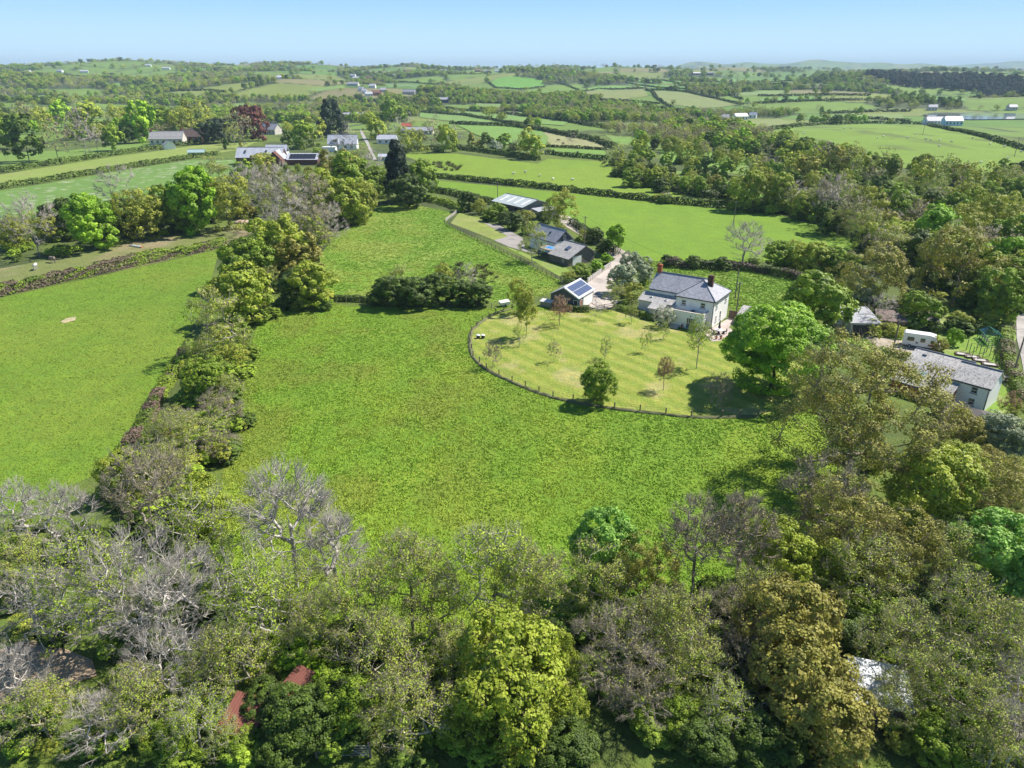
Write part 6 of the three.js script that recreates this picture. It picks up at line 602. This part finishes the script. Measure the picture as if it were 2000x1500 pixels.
function pole(label, x, z, h, arm = 1) { const t = thing('utility_pole', label, 'pole', x, z, .5); mesh('shaft', new THREE.CylinderGeometry(.10, .15, h + .4, 9).translate(0, h / 2 - .2, 0), mat.pole, t); if (arm) { mesh('crossarm', box(-.7, .7, h - .5, h - .38, -.05, .05), mat.pole, t); for (const s of [-.6, 0, .6]) mesh('insulator', new THREE.CylinderGeometry(.05, .06, .16, 8).translate(s, h - .3, 0), mat.trim, t); } return [x, land(x, z) + h - .2, z]; }
const pA = pole('wooden pole behind the farmhouse beside the store', ...frame([38.85, -131.1], 34, 1.2, -11.2), 7.0), pB = pole('thinner wooden pole in the field behind the store', 49.3, -151.5, 6.6, 0), pC = pole('wooden pole beside the stone barn wing', 20.68,-202.43, 8.4), pD = pole('wooden pole beside the metal barn', -5.30,-266.98, 9), pE = pole('wooden pole in the hay field', 72.03,-232.71, 8), pF = pole('wooden pole in the valley field', 63.27,-292.62, 9), pG = pole('wooden pole on the crest of the hill pasture', 283.77,-519.22, 11), pH = pole('wooden pole near the edge of the hill pasture', 268.97,-397.60, 10), pI = pole('wooden pole beside the cottage drive', 66.97,-116.84, 6.6, 0), pJ = pole('wooden pole by the road hedge beside the cottage garden', 82.63,-107.98, 8.6);
function wire(label, a, b, sag) { const g = new THREE.TubeGeometry(new THREE.QuadraticBezierCurve3(V(...a), V((a[0] + b[0]) / 2, (a[1] + b[1]) / 2 - sag * 2, (a[2] + b[2]) / 2), V(...b)), 24, .018, 5); tag(mesh('overhead_wire', g, mat.wire, scene), label, 'wire'); }
wire('overhead wire slung across the cottage garden', pI, pJ, .8); wire('overhead wire from the stone barn pole to the farmhouse pole', pC, pA, 1.2); wire('overhead wire from the farmhouse pole to the field pole', pA, pB, .3); wire('overhead wire between the metal barn pole and stone barn pole', pD, pC, 1.5);
{ // motorhome
  const t = thing('motorhome', 'white motorhome with brown cab stripe parked on the cottage drive', 'motorhome', 74.3, -121.3, turnOf(28)); const W = 1.05, pr = [[-2.9, .55], [-2.9, 2.5], [-2.75, 2.68], [1.2, 2.68], [2.1, 2.5], [2.15, 1.95], [2.75, 1.32], [3.0, 1.2], [3.05, .5]]; const s = new THREE.Shape(pr.map(p => new THREE.Vector2(...p))); const g = new THREE.ExtrudeGeometry(s, { depth: 2 * W - .16, bevelEnabled: true, bevelSize: .08, bevelThickness: .08, bevelSegments: 3 }).translate(0, 0, -W + .08); mesh('body', g, new THREE.MeshPhysicalMaterial({ color: new THREE.Color(.82, .82, .80), roughness: .35, clearcoat: .4 }), t);
  mesh('window', box(-2.3, -1.2, 1.35, 2.05, W + .075, W + .10), mat.glass, t); mesh('window', box(-.2, .55, 1.35, 2.05, W + .075, W + .10), mat.glass, t); mesh('cab_window', box(1.45, 2.05, 1.35, 1.85, W + .075, W + .10), mat.glass, t); mesh('windscreen', slab([2.83, 1.38, W - .1], [2.83, 1.38, -W + .1], [2.28, 1.95, -W + .1], [2.28, 1.95, W - .1], .03), mat.glass, t); mesh('stripe', box(1.1, 2.95, .75, 1.12, W + .075, W + .09), M([.30, .13, .06]), t); mesh('vent', box(-.9, -.5, 1.0, 1.3, W + .075, W + .10), mat.lead, t); mesh('roof_hatch', box(-1.6, -.9, 2.68, 2.84, -.35, .35), mat.trim, t); mesh('roof_rack', box(-2.6, -2.0, 2.68, 2.8, -.7, .7), mat.trim, t); mesh('bumper', box(3.05, 3.2, .45, .7, -W, W), mat.lead, t); for (const z of [-.7, .7]) mesh('headlight', box(3.12, 3.16, .85, 1.05, z - .16, z + .16), mat.skylight, t);
  for (const x of [-1.75, 2.15]) for (const z of [-W + .02, W - .02]) { const w = mesh('wheel', new THREE.CylinderGeometry(.34, .34, .22, 20).rotateX(PI / 2).translate(x, .34, z), mat.dark, t); mesh('rim', new THREE.CylinderGeometry(.19, .19, .24, 14).rotateX(PI / 2).translate(x, .34, z), mat.sheet, w); } mesh('chassis', box(-2.8, 2.9, .35, .56, -.8, .8), mat.dark, t);
}
{ // greenhouse and kitchen garden
  const t = thing('greenhouse', 'green framed glass greenhouse in the cottage garden', 'greenhouse', 88.84,-124.05, turnOf(14)); const fr = []; const w = 1.5, d = 2.2, h = 1.6, r = 2.35; for (const x of [-w, w]) for (let k = 0; k <= 4; k++) fr.push(box(x - .045, x + .045, 0, h, -d + k * d / 2 - .045, -d + k * d / 2 + .045)); for (let k = 0; k <= 4; k++) { const z = -d + k * d / 2; for (const s of [-1, 1]) fr.push(barGeo([s * w, h, z], [0, r, z], .1, .1)); } for (const s of [-1, 1]) fr.push(box(s * w - .04, s * w + .04, h - .04, h + .04, -d, d)); fr.push(box(-.04, .04, r - .04, r + .04, -d, d)); for (const z of [-d, d]) { fr.push(box(-w, w, h - .03, h + .03, z - .03, z + .03)); for (const x of [-.5, .5]) fr.push(box(x - .03, x + .03, 0, r - .3, z - .03, z + .03)); } mesh('frame', join(fr), mat.green, t);
  const gl = new THREE.MeshPhysicalMaterial({ color: new THREE.Color(.85, .95, .92), transmission: 1, thickness: 0, roughness: .05 }); for (let k = 0; k < 4; k++) { const z0 = -d + k * d / 2 + .04, z1 = z0 + d / 2 - .08; for (const s of [-1, 1]) { mesh('pane', box(s * w - .006, s * w + .006, .1, h - .06, z0, z1), gl, t); mesh('pane', slab([s * (w - .03), h + .03, z0], [s * (w - .03), h + .03, z1], [s * .06, r, z1], [s * .06, r, z0], .01), gl, t); } } mesh('staging', box(-1.3, -.7, .7, .75, -2, 2), mat.post, t);
  for (const [px, pz, i] of [[79.92,-117.48, 0], [80.94,-116.29, 1], [81.39,-114.64, 2], [81.87,-112.81, 3]]) { const b = thing('raised_bed', 'timber edged raised bed with pale fleece in the cottage garden', 'raised bed', px, pz, turnOf(22), 'raised beds in the cottage garden'); mesh('soil', box(-1.1, 1.1, 0, .28, -.6, .6), M([.09, .06, .045], { map: wallMap }), b); for (const z of [-.65, .65]) mesh('plank', box(-1.2, 1.2, -.05, .36, z - .04, z + .04), mat.timberBrown, b); for (const x of [-1.15, 1.15]) mesh('plank', box(x - .04, x + .04, -.05, .36, -.61, .61), mat.timberBrown, b); mesh('fleece', box(-.9, .5 + i * .1, .285, .31, -.5, .45), M([.45, .43, .40]), b); }
  const c = thing('fruit_cage', 'timber posts and wires of a fruit cage beside the greenhouse', 'fruit cage', 83.60,-117.26, turnOf(18)); for (let i = 0; i < 4; i++) for (let k = 0; k < 3; k++) mesh('post', box(-.05, .05, -.2, 2.1, -.05, .05).translate(-2.4 + i * 1.6, 0, -2 + k * 2), mat.post, c); for (let k = 0; k < 3; k++) mesh('wire', box(-2.4, 2.4, 2.05, 2.08, -2 + k * 2 - .015, -2 + k * 2 + .015), mat.wire, c);
  const n = thing('bench_table', 'weathered timber bench table behind the cottage wing', 'table', 79.83,-106.49, turnOf(15)); mesh('table_top', box(-1.6, 1.6, .7, .78, -.5, .5), mat.greyWood, n); for (const x of [-1.3, 1.3]) mesh('leg', box(x - .06, x + .06, -.05, .7, -.4, .4), mat.greyWood, n); for (const z of [-.85, .85]) mesh('seat', box(-1.6, 1.6, .4, .46, z - .15, z + .15), mat.greyWood, n);
}
{ // patio set
  const P = (x, z) => frame([38.85, -131.1], 34, x, z), t = thing('patio_table', 'round pale patio table on the farmhouse patio', 'table', ...P(2.2, 2.3)); mesh('table_top', new THREE.CylinderGeometry(.85, .85, .05, 28).translate(0, .86, 0), M([.62, .60, .57]), t); mesh('leg', new THREE.CylinderGeometry(.05, .3, .84, 12).translate(0, .43, 0), mat.dark, t);
  const u = thing('parasol', 'closed dark parasol standing through the patio table', 'parasol', ...P(2.2, 2.3)); mesh('pole', new THREE.CylinderGeometry(.03, .03, 1.6, 8).translate(0, 1.68, 0), mat.greyWood, u); mesh('canopy', new THREE.LatheGeometry([[.02, 2.95], [.09, 2.7], [.16, 2.1], [.22, 1.4], [.19, 1.15], [.03, 1.12]].map(p => new THREE.Vector2(...p)), 12), M([.05, .055, .065]), u);
  for (let k = 0; k < 5; k++) { const a = k * 1.257, c = thing('patio_chair', 'dark garden chair drawn up to the round patio table', 'chair', P(2.2, 2.3)[0] + cos(a) * 1.25, P(2.2, 2.3)[1] + sin(a) * 1.25, -a - PI / 2, 'chairs round the patio table'); mesh('seat', box(-.24, .24, .52, .57, -.24, .24), mat.dark, c); mesh('backrest', box(-.24, .24, .57, 1.05, -.26, -.21), mat.dark, c); for (const x of [-.2, .2]) for (const z of [-.2, .2]) mesh('leg', box(x - .02, x + .02, .08, .52, z - .02, z + .02), mat.dark, c); }
  [[4.5, .2], [4.3, 2.4], [3.6, 5.1], [2.9, 5.6], [-4.9, 3.1], [-1.4, 3.2]].forEach(([x, z]) => { const q = thing('flower_pot', 'terracotta pot with a small dark plant by the patio edge', 'flower pot', ...P(x, z), 0, 'pots round the patio'); mesh('pot', new THREE.LatheGeometry([[.001, .1], [.16, .1], [.24, .5], [.27, .5], [.27, .56], [.2, .56], [.001, .5]].map(p => new THREE.Vector2(...p)), 14), mat.terracotta, q); const b = new GB(), R = RNG(x * 50 + 900); for (let i = 0; i < 60; i++) { const n = V(R() - .5, R(), R() - .5).normalize().toArray(); b.leaf([n[0] * .25 * R(), .6 + n[1] * .35 * R(), n[2] * .25 * R()], n, .14, [.06, .11, .02], R); } mesh('foliage', b.geo(), leafMat, q); });
}
// small things
{ for (const dx of [0, .9]) { const t = thing('lidded_bin', 'white lidded bin standing on the lawn edge beside the fence', 'bin', -6.33,-125.39, .3, 'white bins at the lawn edge'); t.position.x += dx; mesh('box', new THREE.CylinderGeometry(.34, .3, .62, 14).translate(0, .33, 0), mat.dark, t); mesh('lid', new THREE.SphereGeometry(.4, 16, 8, 0, 2 * PI, 0, PI / 2).scale(1, .45, 1).translate(0, .64, 0), mat.trim, t); }
  const w = thing('garden_trailer', 'small white trailer with a sheet over it beside the shrub row', 'trailer', -1.64,-146.02, .4); mesh('box', box(-1, 1, .45, 1.0, -.6, .6), mat.trim, w); mesh('sheet', slab([-1.1, 1.0, .7], [1.1, 1.1, .7], [1.1, 1.3, -.7], [-1.1, 1.15, -.7], .03), mat.skylight, w); for (const z of [-.65, .65]) mesh('wheel', new THREE.CylinderGeometry(.28, .28, .14, 16).rotateX(PI / 2).translate(0, .28, z), mat.dark, w);
  const b = thing('oil_tank', 'white slatted bin store beside the grey garage', 'bin store', 7.46,-146.12, turnOf(30)); mesh('body', box(-1.3, 1.3, 0, 1.1, -.6, .6), mat.greyWood, b); mesh('lid', slab([-1.4, 1.12, .75], [1.4, 1.12, .75], [1.4, 1.4, -.7], [-1.4, 1.4, -.7], .06), M([.62, .60, .58]), b);
  const h = thing('rubble_heap', 'pinkish heap of rubble at the end of the horse paddock', 'heap', -88.72,-236.18); const hg = new THREE.IcosahedronGeometry(1, 3), hp = hg.attributes.position; for (let i = 0; i < hp.count; i++) { const n = .75 + .5 * fbm(hp.getX(i) * 3 + 5, hp.getZ(i) * 3 + hp.getY(i), 3); hp.setXYZ(i, hp.getX(i) * 2.8 * n, Math.max(-.1, hp.getY(i) * 1.1 * n), hp.getZ(i) * 1.7 * n); } hg.computeVertexNormals(); mesh('heap', hg, M([.50, .36, .29], { map: wallMap }), h);
  const j = thing('feed_trough', 'white plastic trough lying in the horse paddock', 'trough', -107.31,-201.36, -.5); mesh('tub', join([box(-2.2, 2.2, 0, .06, -.35, .35), box(-2.2, 2.2, .06, .4, -.38, -.32), box(-2.2, 2.2, .06, .4, .32, .38), box(-2.26, -2.2, 0, .4, -.38, .38), box(2.2, 2.26, 0, .4, -.38, .38)]), mat.trim, j); mesh('orange_cover', box(2.3, 2.9, 0, .4, -.35, .35), M([.45, .2, .1]), j);
  sheet('straw_patch', 'patch of pale straw on the smooth pasture', [[-90.28,-135.10], [-90.32,-137.32], [-88.89,-138.28], [-87.83,-136.03], [-89.02,-134.16]], () => [.50, .42, .24], { cell: 2, lift: .07, cat: 'straw', trees: 1 });
}
// bodies of animals: a smooth union of tapered capsules, meshed

function flesh(bones, S, res = 56) {
  const mc = new MarchingCubes(res, new THREE.MeshBasicMaterial(), false, false, 60000); mc.isolation = 0; const f = mc.field; const h = res / 2;
  for (let k = 0; k < res; k++) for (let j = 0; j < res; j++) for (let i = 0; i < res; i++) { const x = (i - h) / h * S, y = (j - h) / h * S, z = (k - h) / h * S; let d = 1e3; for (const [a, b, ra, rb] of bones) { const vx = b[0] - a[0], vy = b[1] - a[1], vz = b[2] - a[2], t = Math.max(0, Math.min(1, ((x - a[0]) * vx + (y - a[1]) * vy + (z - a[2]) * vz) / (vx * vx + vy * vy + vz * vz + 1e-9))), e = Math.hypot(x - a[0] - vx * t, y - a[1] - vy * t, z - a[2] - vz * t) - ra - (rb - ra) * t, q = .06, m = Math.max(q - Math.abs(d - e), 0) / q; d = Math.min(d, e) - m * m * q * .25; } f[k * res * res + j * res + i] = -d; }
  mc.update(); const g = new THREE.BufferGeometry(); g.setAttribute('position', new THREE.BufferAttribute(mc.positionArray.slice(0, mc.count * 3), 3)); g.scale(S, S, S); const q = mergeVertices(g, 1e-4); q.computeVertexNormals(); return q;
}
{ // horses: x forward, y up from the middle of the body, feet at -1.0
  const leg = (x, z, hind) => hind ? [[[x, .05, z], [x + .10, -.30, z], .20, .12], [[x + .10, -.30, z], [x - .10, -.62, z], .10, .06], [[x - .10, -.62, z], [x - .06, -1.0, z], .055, .06]] : [[[x, .0, z], [x + .02, -.45, z], .15, .07], [[x + .02, -.45, z], [x, -.95, z], .06, .05], [[x, -.95, z], [x + .05, -1.02, z], .06, .07]];
  const bones = [[[-.62, .18, 0], [.0, .10, 0], .31, .30], [[0, .10, 0], [.60, .16, 0], .30, .31], [[.65, .25, 0], [1.05, .10, 0], .20, .14], [[1.05, .10, 0], [1.28, -.35, 0], .15, .12], [[1.28, -.35, 0], [1.36, -.66, 0], .13, .075], [[1.22, -.22, .07], [1.20, -.12, .09], .04, .02], [[1.22, -.22, -.07], [1.20, -.12, -.09], .04, .02], [[-.88, .22, 0], [-1.02, -.35, 0], .06, .07], ...leg(.58, .16), ...leg(.50, -.16), ...leg(-.66, .16, 1), ...leg(-.76, -.16, 1)], g = flesh(bones, 1.55, 64).translate(0, 1.06, 0);
  for (const [label, x, z, turn, c, grp] of [['white grey horse standing in the worn paddock', -120.60,-176.68, 1.9, [.58, .54, .50]], ['brown dappled horse grazing in the worn paddock', -120.49,-183.78, 2.7, [.24, .19, .155]], ['dark horse grazing in the green paddock below the hedge', 38.93,-441.68, 1, [.035, .028, .025]], ['dark horse standing in the pale field', 40.89,-554.46, 2.4, [.04, .03, .026], 1], ['dark horse standing in the pale field', 32.36,-525.78, .4, [.05, .035, .03], 1], ['dark horse standing in the pale field', 34.02,-496.43, 4, [.04, .03, .026], 1]]) { const t = thing('horse', label, 'horse', x, z, turn, grp ? 'horses in the pale field' : null); t.scale.setScalar(1.1); mesh('body', g, M(c, { roughness: .7 }), t); mesh('mane', box(.72, .98, 1.36, 1.50, -.03, .03).rotateZ(0), M([c[0] * .4, c[1] * .4, c[2] * .4]), t); }
  const sl = (x, z) => [[[x, -.1, z], [x, -.45, z], .07, .035]], sg = flesh([[[-.35, .06, 0], [.3, .06, 0], .27, .26], [[.38, .2, 0], [.55, .22, 0], .11, .1], [[.55, .24, 0], [.72, .12, 0], .11, .06], [[.54, .26, .06], [.5, .26, .17], .04, .02], [[.54, .26, -.06], [.5, .26, -.17], .04, .02], ...sl(.26, .13), ...sl(.26, -.13), ...sl(-.3, .13), ...sl(-.3, -.13)], .9, 40).translate(0, .48, 0), wool = M([.72, .68, .58], { roughness: 1 });
  const spots = [[0.74,-352.94], [6.48,-358.13], [13.01,-345.60], [18.70,-334.61], [27.47,-333.22]], hill = [[258.36,-586.84], [263.51,-586.77], [235.69,-483.33], [245.38,-495.98], [253.72,-481.22], [261.88,-474.31], [263.47,-471.22], [267.24,-468.11], [249.43,-435.98], [269.93,-459.75], [299.40,-487.64], [286.70,-448.45], [288.52,-437.54], [284.31,-415.69], [259.36,-388.00], [233.25,-391.61], [237.65,-375.27], [242.41,-364.13], [213.82,-387.90], [277.33,-517.11], [204.12,-525.64], [195.85,-461.37]];
  let k = 0; for (const [list, label, grp] of [[spots, 'white sheep grazing in the long field above the hedge', 'sheep in the long field'], [hill, 'white sheep grazing on the broad hillside pasture', 'sheep on the hill pasture']]) for (const [x, z] of list) { const o = mesh('sheep', sg, wool, scene); tag(o, label, 'sheep', grp); o.position.set(x, land(x, z) + .05, z); o.rotation.y = k++ * 2.4; o.scale.setScalar(1.35); }
}
for (const [x, z, a] of [[240, -4490, .3], [340, -4500, .9], [480, -4480, 1.6]]) { const t = thing('wind_turbine', 'distant white wind turbine on the skyline ridge', 'wind turbine', x, z, .3, 'wind turbines on the skyline'); mesh('tower', new THREE.CylinderGeometry(.9, 1.8, 44, 12).translate(0, 22, 0), mat.trim, t); mesh('nacelle', box(-1.2, 1.2, 43.5, 46, -2, 3.5), mat.trim, t); for (let k = 0; k < 3; k++) mesh('blade', new THREE.ConeGeometry(.9, 22, 6).scale(1, 1, .3).translate(0, 11, 0).rotateZ(a + k * 2.094).translate(0, 44.8, 4), mat.trim, t); }
console.log('all triangles about', TRIS);

renderer.render(scene, camera);
